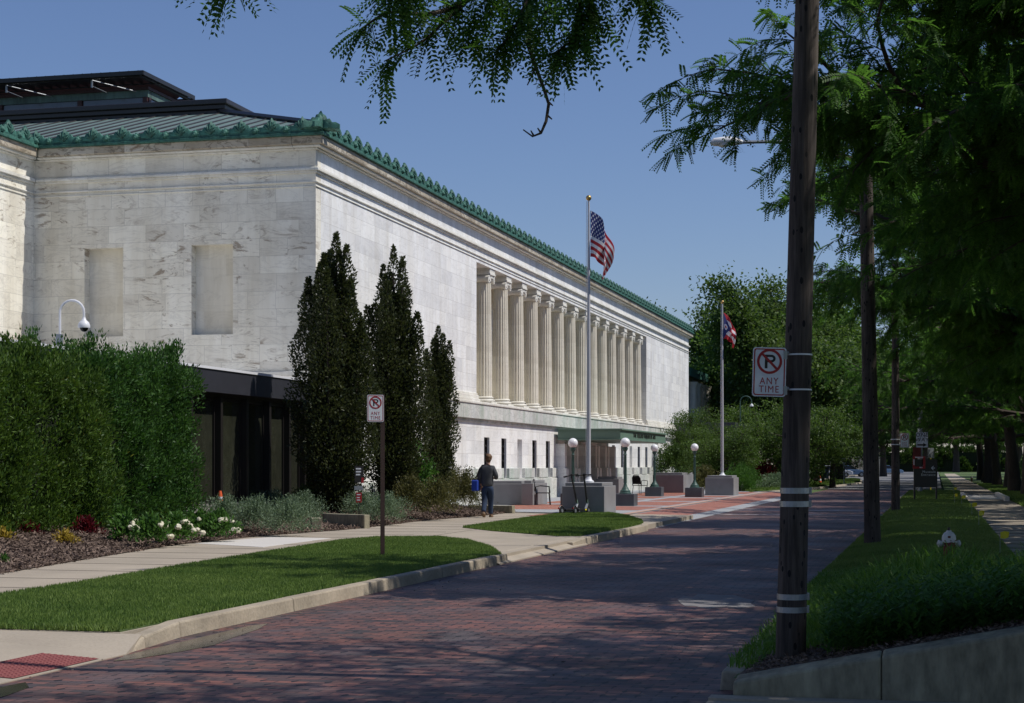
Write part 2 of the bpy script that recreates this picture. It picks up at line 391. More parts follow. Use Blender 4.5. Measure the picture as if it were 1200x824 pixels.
def scatter(poly, n):
    xs = [p[0] for p in poly]; ys = [p[1] for p in poly]
    x = rs.uniform(min(xs), max(xs), n); y = rs.uniform(min(ys), max(ys), n)
    k = inpoly(x, y, poly); return x[k], y[k]
def area(poly):
    n = len(poly); return (max(p[0] for p in poly)-min(p[0] for p in poly))*(max(p[1] for p in poly)-min(p[1] for p in poly))
def blades(x, y, z, h, w, lean=.5):
    n = len(x); a = rs.uniform(0, 2*np.pi, n); hh = h*rs.uniform(.6, 1.3, n); l = rs.uniform(0, lean, n)*hh
    b = rs.uniform(0, 2*np.pi, n)
    c = np.stack([x, y, z], 1); sd = np.stack([np.cos(a), np.sin(a), 0*a], 1)*(w/2)
    top = c+np.stack([np.cos(b)*l, np.sin(b)*l, hh], 1)
    return np.stack([c-sd, c+sd, top], 1)
def blades2(x, y, z, h, w, lean=.8):
    """arching blades, two quads each"""
    n = len(x); b = rs.uniform(0, 2*np.pi, n); hh = h*rs.uniform(.55, 1.2, n); l = rs.uniform(.15, lean, n)*hh
    c = np.stack([x, y, z], 1); out = np.stack([np.cos(b), np.sin(b), 0*b], 1)
    sd = np.stack([-np.sin(b), np.cos(b), 0*b], 1)*(w/2)*rs.uniform(.6, 1.3, (n, 1))
    L_, H_ = l[:, None], hh[:, None]; up = np.array([[0, 0, 1.]])
    p1 = c+out*L_*.25+up*H_*.55; p2 = c+out*L_*.62+up*H_*.9; p3 = c+out*L_*1.15+up*H_*(1-.25*rs.uniform(0, 1, (n, 1)))
    q1 = np.stack([c-sd*.8, c+sd*.8, p1+sd, p1-sd], 1); q2 = np.stack([p1-sd, p1+sd, p2+sd*.7, p2-sd*.7], 1)
    q3 = np.stack([p2-sd*.7, p2+sd*.7, p3+sd*.08, p3-sd*.08], 1)
    return np.concatenate([q1, q2, q3])
# ------------------------------------------------------------ camera, light, world
cam = bpy.data.cameras.new('camera'); co = bpy.data.objects.new('camera', cam); col.objects.link(co)
co.location = (0, 0, H); co.rotation_euler = (R(90), 0, TH); cam.sensor_width = 36; cam.lens = 60
cam.shift_y = 133/1200.0; cam.clip_end = 6000; cam.clip_start = .05; sc.camera = co
EL = R(56); AZ = R(5)
sdir = Vector((math.cos(EL)*math.cos(AZ), math.cos(EL)*math.sin(AZ), math.sin(EL)))
sl = bpy.data.lights.new('sun', 'SUN'); sl.energy = 4.0; sl.angle = R(.53); sl.color = (1, .955, .89)
so = bpy.data.objects.new('sun', sl); col.objects.link(so); so.location = (30, 0, 60)
so.rotation_euler = (-sdir).to_track_quat('-Z', 'Y').to_euler()
w = bpy.data.worlds.new('World'); sc.world = w; w.use_nodes = True; nt = w.node_tree
bg = nt.nodes['Background']; sk = nt.nodes.new('ShaderNodeTexSky'); sk.sky_type = 'NISHITA'; sk.sun_disc = False
sk.sun_elevation = EL; sk.sun_rotation = R(85); sk.altitude = 200; sk.air_density = 1.15; sk.dust_density = .25; sk.ozone_density = 6.0
tn = nt.nodes.new('ShaderNodeMix'); tn.data_type = 'RGBA'; tn.blend_type = 'MULTIPLY'; tn.inputs[0].default_value = 1; tn.inputs[7].default_value = (1.0, .96, 1.10, 1)
nt.links.new(sk.outputs[0], tn.inputs[6]); nt.links.new(tn.outputs[2], bg.inputs[0]); bg.inputs[1].default_value = .08
sc.view_settings.view_transform = 'Standard'; sc.view_settings.look = 'None'; sc.view_settings.gamma = 1
sc.view_settings.use_curve_mapping = False; sc.view_settings.exposure = .02
sc.render.engine = 'CYCLES'
sc.cycles.max_bounces = 6; sc.cycles.diffuse_bounces = 3; sc.cycles.transmission_bounces = 4; sc.cycles.transparent_max_bounces = 4

# ------------------------------------------------------------ ground
def struct(name, mb, mat, **k):
    o = mb.build(name, mat, **k); o['kind'] = 'structure'; return o
XE = [(5, -11.6), (20, -11.9), (23.5, -12.5), (28, -13.2), (32, -13.2), (36, -12.6), (42, -12.8), (46, -12.4), (51, -12.4)]
def xe(y):
    return float(np.interp(y, [a for a, b in XE], [b for a, b in XE]))
def bedz(x, y):
    s = np.clip((np.interp(y, [a for a, b in XE], [b for a, b in XE])-x)/3.0, 0, 1)
    return .135+.28*s*s*(3-2*s)
def rz_(x, y):          # ground height of the right-hand strip
    x = np.asarray(x, float); y = np.asarray(y, float)
    a = np.clip((24-y)/12.5, 0, 1); a = a*a*(3-2*a)
    t = np.clip((x+1.31)/1.85, 0, 1.6)
    dome = .10*np.sin(np.clip((x+1.4)/2.55, 0, 1)*np.pi)*np.clip((70-y)/30, 0, 1)
    return .13+a*(.375*t-.015)+dome*(1-a)
struct('ground', MB().face([(-900, -300, -.03), (900, -300, -.03), (900, 2600, -.03), (-900, 2600, -.03)]), M['turf'])
struct('brick_road', MB().face([(-6.75, -10, 0), (-1.3, -10, 0), (-1.3, 110, 0), (-6.75, 110, 0)])
       .face([(-30, -6, 0), (-6.75, -6, 0), (-6.75, 10.6, 0), (-30, 10.6, 0)]), M['road'])
struct('asphalt_road', MB().prism([(-6.75, 110), (-1.3, 110), (.3, 118), (.3, 420), (-12.5, 420), (-14, 175), (-11, 132), (-7.5, 124)], -.01, .004)
       .box(-80, -12, 175, 190, -.01, .004), M['asphalt'])
# crosswalk bands and patch
b = MB()
for y0, y1 in ((53.4, 53.9), (58.4, 59.1), (60.3, 60.6)):
    b.box(-6.7, -1.45, y0, y1, -.004, .004)
struct('crossing_bands', b, M['white_line'])
pp = [G(*p) for p in ((794, 703), (801, 699), (812, 700), (818, 696.5), (840, 697.5), (862, 698), (870, 701), (884, 704), (880, 708), (885, 711), (868, 713), (850, 711), (832, 714), (815, 711), (803, 711), (797, 707))]
struct('road_patch', MB().prism(pp, -.004, .005), M['patch'])
pd = [(-6.40, 12.7), (-6.41, 13.5), (-6.42, 15.3), (-6.34, 15.6), (-6.2, 15.0), (-6.12, 14.2), (-6.02, 13.6), (-6.08, 13.1), (-6.2, 12.5), (-6.3, 12.3)]
struct('puddle', MB().prism(pd, -.004, .004), M['water'])
pd = [G(*p) for p in ((0, 806), (30, 800), (34, 806), (10, 815), (0, 818))]
struct('puddle', MB().prism(pd, -.004, .004), M['water'])
# left pavement slab (everything between curb and beds)
wk = MB()
wk.prism([(-6.75, 13.3), (-6.75, 48.5), (-16.5, 52), (-16.5, 13.3)], -.02, .12)
ramp_pts = [(-30, .12), (-8.3, .12), (-6.42, .008)]
YP = 12.75
wk.add([(-8.3, YP, .12), (-6.42, YP, .008), (-6.55, 13.3, .115), (-8.3, 13.3, .12), (-30, YP, .12), (-30, 13.3, .12), (-6.42, YP, -.02), (-6.55, 13.3, -.02)], [(0, 1, 2), (0, 2, 3), (4, 0, 3, 5), (1, 6, 7, 2)])
for i in range(2):
    (xa, za), (xb, zb) = ramp_pts[i], ramp_pts[i+1]
    wk.add([(xa, 9.4, -.02), (xb, 9.4, -.02), (xb, YP, -.02), (xa, YP, -.02), (xa, 9.4, za), (xb, 9.4, zb), (xb, YP, zb), (xa, YP, za)],
           [(4, 5, 6, 7), (0, 1, 5, 4), (3, 7, 6, 2), (1, 2, 6, 5)])
struct('sidewalk', wk, M['concrete'])
jt = MB()
for y in np.arange(14.8, 50, 1.55):
    jt.box(xe(y)-.05, xe(y)+2.6, y, y+.014, .115, .1235)
jt.box(-9.9, -9.885, 24, 47, .115, .1235)
struct('sidewalk_joints', jt, M['joint'])
nw = [G(px, py, .12) for px, py in ((228, 637), (318, 629.5), (388, 631), (308, 641.5))]
struct('new_pavement_slab', MB().prism(nw, .11, .1245), M['concrete_new'])
# tactile paving
t = MB().face([(-6.96, 11.05, .045), (-6.45, 11.05, .0155), (-6.45, 12.35, .0155), (-6.96, 12.35, .045)])
for i in range(9):
    for j in range(22):
        x = -6.93+i*.056; z = .0155+(-6.45-x)*.058; y = 11.08+j*.059
        t.lathe([(.018, z-.001), (.012, z+.006)], 6, (x, y, 0))
struct('tactile_paving', t, M['tactile'])
# curbs
def curb(name, pts, w=.17, h=.135, seglen=2.6, mat='curb', z0=-.05):
    mb = MB(); pts = [Vector((p[0], p[1], 0)) for p in pts]
    nn = []
    for i in range(len(pts)):
        t = (pts[min(i+1, len(pts)-1)]-pts[max(i-1, 0)]).normalized(); nn.append(Vector((-t.y, t.x, 0)))
    acc = 0
    for i in range(len(pts)-1):
        hs = h if isinstance(h, (int, float)) else None
        h0 = hs or h[i]; h1 = hs or h[i+1]
        n = max(1, int((pts[i+1]-pts[i]).length/seglen))
        for k in range(n):
            a = pts[i].lerp(pts[i+1], k/n); e = pts[i].lerp(pts[i+1], (k+1)/n-(.012/(pts[i+1]-pts[i]).length if n > 1 else 0))
            na = nn[i].lerp(nn[i+1], k/n)*w; ne = nn[i].lerp(nn[i+1], (k+1)/n)*w
            ha = h0+(h1-h0)*k/n; he = h0+(h1-h0)*(k+1)/n
            ha += random.uniform(-.004, .004) if n > 1 else 0
            vs = [(*a.xy, z0), (*(e.xy), z0), (*(e+ne).xy, z0), (*(a+na).xy, z0), (*(a+na*.12).xy, ha), (*(e+ne*.12).xy, he), (*(e+ne).xy, he), (*(a+na).xy, ha)]
            mb.add(vs, [(4, 5, 6, 7), (0, 1, 5, 4), (1, 2, 6, 5), (2, 3, 7, 6), (3, 0, 4, 7), (0, 3, 2, 1)])
    o = struct(name, mb, M[mat], bevel=.018); return o
curb('curb', [(-6.45, 12.9), (-6.5, 13.3), (-6.6, 14.2), (-6.6, 25.4), (-6.63, 26.4)], h=[.01, .10, .14, .14, .135])
curb('curb', [(-6.62, 31.4), (-6.6, 32.6), (-6.6, 39.8), (-6.8, 41.0), (-7.5, 41.7)], h=[.10, .14, .14, .14, .13])
ap = MB().add([(-6.58, 25.6, 0), (-6.58, 32.6, 0), (-6.95, 32.8, .128), (-6.95, 25.6, .128), (-6.58, 25.6, .02), (-6.58, 32.6, .02)], [(4, 5, 2, 3), (0, 1, 5, 4)])
struct('driveway_apron', ap, M['concrete'])
curb('curb', [(-1.52, 58), (-1.46, 11.75)], h=.135, w=.17, seglen=3)
curb('curb', [(-1.56, 62), (-1.7, 80), (-1.5, 90), (-.2, 94.5), (1.2, 95.5)][::-1], h=.13, w=.16, seglen=3)
gut = MB().box(-6.6, -6.42, 13.6, 25.6, -.01, .006)

# lawns
def lawn(name, poly, zf, n, h, w, blade='blade'):
    mb = MB(); mb.prism(poly, -.02, zf)
    o = struct(name, mb, M['turf'])
    x, y = scatter(poly, n)
    z = zf(x, y) if callable(zf) else np.full(len(x), zf)
    g = npmesh('lawn_grass', blades(x, y, z-.003, h, w), M[blade], k=3); tag(g, kind='stuff')
    return o
l1 = [(-6.78, 13.35), (-6.78, 25.3)]+[G(px, py, .13) for px, py in ((588, 650), (576, 641), (548, 633), (515, 629.5), (440, 630), (400, 633.5), (300, 649), (200, 665), (100, 682), (0, 697))]+[(-11.1, 17), (-11.1, 13.35)]
lawn('lawn', l1, .132, 300000, .04, .015)
tag(npmesh('lawn_grass', blades(*(lambda q: (q[0], q[1], np.full(len(q[0]), .13)))(scatter([(-11.2, 13.3), (-6.8, 13.3), (-6.8, 13.42), (-11.2, 13.42)], 2500)), .05, .016, .9), M['blade'], k=3), kind='stuff')
l2 = [G(px, py, .13) for px, py in ((542, 618), (577, 613), (612, 608), (660, 602), (708, 600.5), (735, 604.5), (752, 610), (754, 613.5), (735, 618), (680, 628), (652, 628), (577, 622))]
lawn('lawn', l2, .132, 130000, .05, .02)
# right strip as a gridded sheet
def strip(name, x0, x1, ys, mat, nx=8, dz=0, side=True):
    mb = MB(); xs = np.linspace(x0, x1, nx+1)
    vs = [(x, y, float(rz_(x, y))+dz) for y in ys for x in xs]
    fs = [(j*(nx+1)+i, j*(nx+1)+i+1, (j+1)*(nx+1)+i+1, (j+1)*(nx+1)+i) for j in range(len(ys)-1) for i in range(nx)]
    mb.add(vs, fs); o = mb.build(name, M[mat], smooth=True); o['kind'] = 'structure'; return o
ys = np.concatenate([np.arange(11.5, 30, .8), np.arange(30, 96, 4)])
strip('lawn', -1.33, 1.15, ys, 'turf')
strip('lawn', 2.85, 14, ys, 'turf')
ysw = np.concatenate([ys, np.arange(97, 300, 12)])
strip('sidewalk', 1.15, 2.85, ysw, 'concrete', 2, -.004)
strip('lawn', .4, 1.15, np.arange(96, 300, 12), 'turf', 2)
strip('lawn', 2.85, 14, np.arange(96, 300, 12), 'turf', 2)
b = MB()
for y in np.arange(24, 140, 1.6): b.box(1.16, 2.84, y, y+.02, float(rz_(2, y))-.01, float(rz_(2, y))+.004)
struct('sidewalk_joints', b, M['joint'])
struct('new_pavement_slab', MB().box(1.1, 3.0, 73, 84, .05, .142), M['concrete_new'])
b = MB().box(1.02, 1.2, 70, 80, .05, .30).box(2.6, 2.78, 70, 82, .05, .30)
struct('curb', b, M['concrete_new'], bevel=.02)
for (x0, x1, y0, y1, n, hh, ww) in ((-1.45, 1.16, 20, 42, 150000, .055, .022), (-1.45, 1.16, 42, 95, 60000, .08, .04), (2.85, 8, 40, 130, 60000, .1, .06)):
    x = rs.uniform(x0, x1, n); y = rs.uniform(y0, y1, n)
    tag(npmesh('lawn_grass', blades(x, y, rz_(x, y)-.004, hh, ww), M['blade'], k=3), kind='stuff')
# tall grass by the retaining wall
n = 11000; x = rs.uniform(-1.15, 1.6, n); y = rs.uniform(11.75, 19.5, n)
k = ~((x < -.95+.3*(12.4-y)) & (y < 12.4)) & (y > 11.82) & (x > -1.1+.25*np.sin(y*2.1)+(rs.uniform(0, .25, n))) & ~((x < -.72) & (y < 12.7))
x, y = x[k], y[k]
hh = np.where(y < 13.5, .30, .40)*np.clip((x+1.5)/.9, .35, 1)*(.75+.35*np.sin(x*3.1+y*1.7)*np.cos(y*2.3-x))
cx_ = rs.uniform(-1.25, 1.2, 5000); cy_ = rs.uniform(11.58, 12.5, 5000)
cc_ = np.stack([cx_, cy_, rz_(cx_, cy_)+rs.uniform(.012, .035, 5000)], 1); cd_ = nrm(rs.normal(size=(5000, 3))*[1, 1, .4])
tag(npmesh('mulch_chips', leaves(cc_, cd_, nrm(np.cross(cd_, rand_dirs(5000))), rs.uniform(.02, .06, 5000), rs.uniform(.006, .014, 5000)), M['chip']), kind='stuff')
tag(npmesh('tall_grass', blades2(x, y, rz_(x, y)-.01, hh, .013, 1.1), M['blade_tall']), kind='stuff')
# broad leaved weeds among it
n = 1500; x = rs.uniform(-.75, 1.3, n); y = 11.72+np.abs(rs.normal(0, 1.1, n)); V = []
for i in range(n):
    m_ = 14; h = rs.uniform(.12, .38); a = rs.uniform(0, 6.28, m_); zz = np.linspace(.04, h, m_)
    d = nrm(np.stack([np.cos(a), np.sin(a), rs.uniform(.1, .7, m_)], 1)); s = nrm(np.cross(d, [0, 0, 1.]))
    c = np.stack([x[i]+zz*.2*np.cos(a[0]), y[i]+zz*.2*np.sin(a[0]), float(rz_(x[i], y[i]))+zz], 1)
    V.append(leaves(c, d, s, rs.uniform(.05, .11, m_), .024))
tag(npmesh('broadleaf_weeds', np.concatenate(V), M['leafy']), kind='stuff')
x, y = rs.uniform(-1.42, -.6, 9000), rs.uniform(11.9, 22, 9000); k = ~((x > -1.2) & (y < 12.5)); x, y = x[k], y[k]
tag(npmesh('lawn_grass', blades2(x, y, rz_(x, y)-.005, .10, .010, 1.0), M['blade_tall']), kind='stuff')
# retaining wall (sloping cap)
def zt(x): return .115+max(0, (x+1.31))/1.85*.375
XW = -1.31
rw = thing('retaining_wall', 'low grey concrete retaining wall sloping up beside the driveway in the right foreground', 'wall', (-1.4, 11.3, 0))
b = MB()
for xa, xb in ((XW, -.35), (-.348, .62), (.622, 2.6)):
    b.add([(xa, 11.3, -.1), (xb, 11.3, -.1), (xb, 11.56, -.1), (xa, 11.56, -.1), (xa, 11.3, zt(xa)+.0), (xb, 11.3, zt(xb)), (xb, 11.56, zt(xb)+.02), (xa, 11.56, zt(xa)+.02)],
          [(4, 5, 6, 7), (0, 1, 5, 4), (1, 2, 6, 5), (2, 3, 7, 6), (3, 0, 4, 7), (0, 3, 2, 1)])
b.build('wall_body', M['wall_conc'], rw, (-1.4, 11.3, 0), bevel=.02)
b = MB(); 
for i in range(14):
    pass
struct('driveway', MB().box(-1.45, 8, 4, 11.29, -.02, .012).box(-1.45, 8, 11.12, 11.29, .0, .03), M['concrete'])
# soil below the tall grass
struct('soil', MB().prism([(-1.30, 11.53), (1.5, 11.53), (1.5, 12.5), (-1.0, 13.2), (-1.3, 12.5)], 0, lambda x, y: float(rz_(x, y))+.012), M['mulch'])
# planting bed
yb = np.arange(9.5, 51.1, 1.0); nb = 8; vs = []
for y in yb:
    x1 = -25 if y < 44 else -16.55
    for i in range(nb+1):
        x = xe(y)+(x1-xe(y))*(i/nb)**1.5; vs.append((x, y, float(bedz(x, y))))
fs = [(j*(nb+1)+i, (j+1)*(nb+1)+i, (j+1)*(nb+1)+i+1, j*(nb+1)+i+1) for j in range(len(yb)-1) for i in range(nb)]
o = MB().add(vs, fs).build('mulch_bed', M['mulch'], smooth=True); o['kind'] = 'structure'
n = 90000; y = rs.uniform(17, 50, n); x = np.interp(y, [a for a, b_ in XE], [b_ for a, b_ in XE])-rs.uniform(-.06, 3.6, n)
c = np.stack([x, y, bedz(x, y)+rs.uniform(0, .03, n)], 1); d = nrm(rs.normal(size=(n, 3))*[1, 1, .45]); s = nrm(np.cross(d, rand_dirs(n)))
tag(npmesh('mulch_chips', leaves(c, d, s, rs.uniform(.04, .1, n), rs.uniform(.012, .03, n)), M['chip']), kind='stuff')
# ------------------------------------------------------------ plaza
PZ = .12
def pz(x, y=0): return float(np.clip((-6.7-x)/1.9, 0, 1))*.11+.01
b = MB()
def slab(mb, x0, x1, y0, y1, dz, z0=-.05):
    return mb.prism([(x0, y0), (x1, y0), (x1, y1), (x0, y1)], z0, lambda x, y: pz(x)+dz)
b.prism([(-6.7, 41.6), (-6.7, 93), (-8.6, 93), (-8.6, 45.5)], -.05, lambda x, y: pz(x))
b.prism([(-8.6, 45.5), (-8.6, 93), (-16.55, 93), (-16.55, 52.3), (-10.8, 49.0)], -.05, PZ)
b.box(-16.55, -12, 93, 116, -.05, PZ)
struct('plaza', b, M['paver_grey'])
b = MB()
slab(b, -8.55, -7.25, 42.6, 91.5, .004)
for y0, y1 in ((46.6, 48.6), (53.2, 58.2), (59.6, 66), (67.4, 73.5), (75, 79.3), (84, 90.5)):
    slab(b, -11.2, -9.15, max(y0, 46.6), y1, .004)
for y0, y1 in ((53.6, 60.5), (62.0, 70), (72, 76.5), (78, 88)):
    slab(b, -14.6, -11.7, y0, y1, .004)
struct('plaza_bricks', b, M['plaza_brick'])
b = MB(); slab(b, -8.98, -8.72, 45.8, 92, .004)
struct('plaza_salmon_strip', b, M['salmon'])
b = MB(); slab(b, -8.71, -8.62, 45.4, 92, .0045)
struct('plaza_drain', b, M['joint'])
# far side walks and verge
fw = [G(px, py, 0) for px, py in ((866, 573), (905, 565), (1000, 556), (1050, 554), (1050, 555.2), (1004, 558), (935, 565.5), (868, 576.5))]
struct('sidewalk', MB().prism(fw, -.03, .10), M['concrete'])
lf = [G(px, py, 0) for px, py in ((873, 577.5), (936, 566), (1000, 562), (1008, 563), (1008, 566), (960, 572), (905, 576), (880, 579.5))]
struct('lawn', MB().prism(lf, -.03, .11), M['turf'])
x, y = scatter(lf, 90000); tag(npmesh('lawn_grass', blades(x, y, np.full(len(x), .11), .09, .06), M['blade'], k=3), kind='stuff')
b = MB()
for k in range(len(lf)-4): pass
curb('curb', [G(*p) for p in ((905, 578), (960, 573), (1000, 568.5), (1012, 566.5), (1010, 564), (1000, 562.5))], h=.12, w=.2, seglen=4, mat='concrete')
curb('curb', [G(868, 581.5), G(905, 578)], h=.06, w=.9, seglen=4, mat='concrete')
# fallen leaves and grit on the brick street, denser along the kerb
n = 1600; x = np.where(rs.uniform(0, 1, n) < .5, -6.55+np.abs(rs.normal(0, .25, n)), rs.uniform(-6.5, -1.6, n)); y = rs.uniform(11, 45, n)
c = np.stack([x, y, np.full(n, .008)], 1); d = nrm(rs.normal(size=(n, 3))*[1, 1, .12]); s = nrm(np.cross(d, np.array([[0, 0, 1.]])+rs.normal(size=(n, 3))*.2))
tag(npmesh('fallen_leaves', leaves(c, d, s, rs.uniform(.015, .05, n), rs.uniform(.008, .02, n)), M['chip']), kind='stuff')
# ------------------------------------------------------------ museum building
BO = (-16.6, 80.6, 0)
bld = thing('stone_building', 'long white marble building with recessed colonnade and green copper roof cresting', 'building', BO)
def bp(mb, name, mat, parent=None, **k):
    o = mb.build(name, mat, bld if parent is None else parent, BO, **k); return o
X0 = -16.6; YA, YB = 44.3, 117.0; YR0, YR1 = 61.2, 99.4
# --- lower wall with slots
SW = .42
slots = [62.7, 65.34, 70.62, 73.2, 88.9, 91.5, 96.8, 99.4, 104.6, 108.9, 113.3]
blind = [67.98, 94.15]
doors = [75.95, 78.55, 81.15, 83.75, 86.2]
b = MB()
cuts = sorted([(s, .40, 1.0, 2.6, 0) for s in slots]+[(s, .40, 1.0, 2.6, 1) for s in blind]+[(s, .62, .12, 2.55, 0) for s in doors])
yprev = YA
for s, hw, za, zb, bl in cuts:
    b.box(X0-.55, X0, yprev, s-hw, 0, 3.14)
    if za > .2: b.box(X0-.55, X0, s-hw, s+hw, 0, za)
    b.box(X0-.55, X0, s-hw, s+hw, zb, 3.14)
    if bl: b.box(X0-.55, X0-.25, s-hw, s+hw, za, zb)
    yprev = s+hw
b.box(X0-.55, X0, yprev, YB, 0, 3.14)
bp(b, 'wall', M['marble'])
# plinth and little pedestals between slots
b = MB()
def plinth(ya, yb): b.box(X0+.001, X0+.16, ya, yb, 0, .98); b.box(X0+.001, X0+.10, ya, yb, .98, 1.02)
plinth(YA, 75.2); plinth(86.9, YB)
for s, hw, za, zb, bl in cuts: pass
ed = [YA+15]+[s for s in [62.7, 65.34, 67.98, 70.62, 73.2]]+[74.9]
for a, c in zip(ed[:-1], ed[1:]): b.box(X0+.002, X0+.12, a+(.44 if a > 62 else 0), c-(.44 if c < 74.5 else 0), 1.022, 1.42)
ed = [87.2, 88.9, 91.5, 94.15, 96.8, 99.4, 104.6, 108.9, 113.3, 116.8]
for a, c in zip(ed[:-1], ed[1:]): b.box(X0+.002, X0+.12, a+(.44 if a > 88 else 0), c-(.44 if c < 116 else 0), 1.022, 1.42)
bp(b, 'plinth', M['marble_band'], bevel=.012)
for s in slots:
    f = bp(MB().box(X0-.24, X0-.14, s-.395, s+.395, 1.003, 2.597), 'window', M['glass'])
    g = MB()
    for y in (s-.36, s, s+.36): g.box(X0-.139, X0-.08, y-.03, y+.03, 1.01, 2.59)
    for z in np.arange(1.15, 2.6, .28): g.box(X0-.09, X0-.07, s-.38, s+.38, z-.012, z+.012); g.ball((X0-.06, s, z), .05, 6, 4)
    bp(g, 'grille', M['bronze'], f); f.location = (0, 0, 0)
# portal: paired pilasters and doors
for a in [75.0]+[(p+q)/2 for p, q in zip(doors[:-1], doors[1:])]+[87.1]:
    for d in (-.36, .36) if 75.5 < a < 86.8 else (0,):
        bp(MB().box(X0+.002, X0+.42, a+d-.20, a+d+.20, 1.4, 2.5).box(X0+.003, X0+.50, a+d-.24, a+d+.24, .12, 1.4), 'pilaster', M['marble'])
for s in doors:
    d = bp(MB().box(X0-.5, X0-.34, s-.61, s+.61, .125, 2.545), 'door', M['bronze'])
    g = MB()
    for y in (s-.58, s, s+.58): g.box(X0-.338, X0-.28, y-.04, y+.04, .13, 2.54)
    for z in (.22, 1.1, 2.05, 2.48): g.box(X0-.335, X0-.29, s-.54, s+.54, z-.05, z+.05)
    bp(g, 'door_frame', M['bronze'], d)
# band between storeys
b = MB()
def ring(mb, dx, z0, z1, xr=-26, back=0):
    """moulding running along facade and left face, dx = projection"""
    mb.box(X0-.6+back, X0+dx, YA-dx, YB+dx, z0, z1)
    mb.box(-25.2+dx, X0-.6+back, YA-dx, YA+.4, z0, z1)
ring(b, .05, 3.14, 3.26); ring(b, .16, 3.26, 3.80)
bp(b, 'band_course', M['marble_band'], bevel=.015)
b = MB(); ring(b, .20, 3.80, 3.9)
for yy0, yy1 in ((YA, YR0-.02), (YR1+.02, YB)):
    b.box(X0+.001, X0+.15, yy0-.14, yy1+.05, 3.9, 4.0); b.box(X0+.001, X0+.09, yy0-.08, yy1+.03, 4.0, 4.14); b.box(X0+.001, X0+.045, yy0-.04, yy1+.01, 4.14, 4.22)
b.box(-25.2, X0, YA-.14, YA-.001, 3.9, 4.0); b.box(-25.2, X0, YA-.08, YA-.001, 4.0, 4.14)
bp(b, 'base_moulding', M['marble_trim'], bevel=.02)
# upper walls
b = MB()
b.box(X0-.6, X0, YA+.4, YR0, 3.9, 9.1); b.box(X0-.6, X0, YR1, YB, 3.9, 9.1)
b.box(X0-.6, X0, YA+.4, YB, 9.1, 10.30)
b.box(-27, X0-.6, YB-.6, YB, 0, 10.3)                # far end
b.box(X0-2.0, X0-.6, YR0-.3, YR0, 3.9, 9.1); b.box(X0-2.0, X0-.6, YR1, YR1+.3, 3.9, 9.1)
bp(b, 'wall', M['marble'])
# left face with two blind niches
b = MB(); y0, y1 = YA, YA+.4
b.box(-25.2, -23.6, y0, y1, 0, 9.1)
niches = [(-23.6, -22.4, 5.2, 7.72), (-20.3, -19.05, 5.2, 7.72)]
b.box(-22.4, -20.3, y0, y1, 0, 9.1); b.box(-19.05, X0, y0, y1, 0, 9.1)
for xa, xb, za, zb in niches:
    b.box(xa, xb, y0, y1, 0, za); b.box(xa, xb, y0, y1, zb, 9.1); bp(MB().box(xa, xb, y0+.30, y1+.1, za, zb), 'niche_back', M['marble_column'])
b.box(-25.2, X0, y0, y1, 9.1, 10.30)
bp(b, 'wall', M['marble_yellow'])
# left wing
b = MB(); b.box(-27, -25.2, 15, YA+.4, 0, 10.30)
bp(b, 'wing_wall', M['marble_yellow'])
# colonnade recess
b = MB(); b.box(X0-2.3, X0-2.0, YR0-.3, YR1+.3, 3.9, 9.1); bp(b, 'recess_wall', M['marble_column'])
b = MB(); b.box(X0-2.0, X0-.6, YR0, YR1, 3.5, 3.9).box(X0-2.0, X0-.6, YR0, YR1, 9.1, 9.4); bp(b, 'recess_floor', M['marble_column'])
for k in range(13):
    y = 63.7+2.64*(k+.5)
    wnd = bp(MB().box(X0-1.998, X0-1.95, y-.5, y+.5, 4.6, 8.2), 'window', M['glass_grey'])
    g = MB()
    for yy in (y-.5, y, y+.5): g.box(X0-1.949, X0-1.9, yy-.03, yy+.03, 4.6, 8.2)
    for z in (4.6, 5.5, 6.4, 7.3, 8.2): g.box(X0-1.949, X0-1.905, y-.47, y+.47, z-.03, z+.03)
    bp(g, 'window_frame', M['white'], wnd)
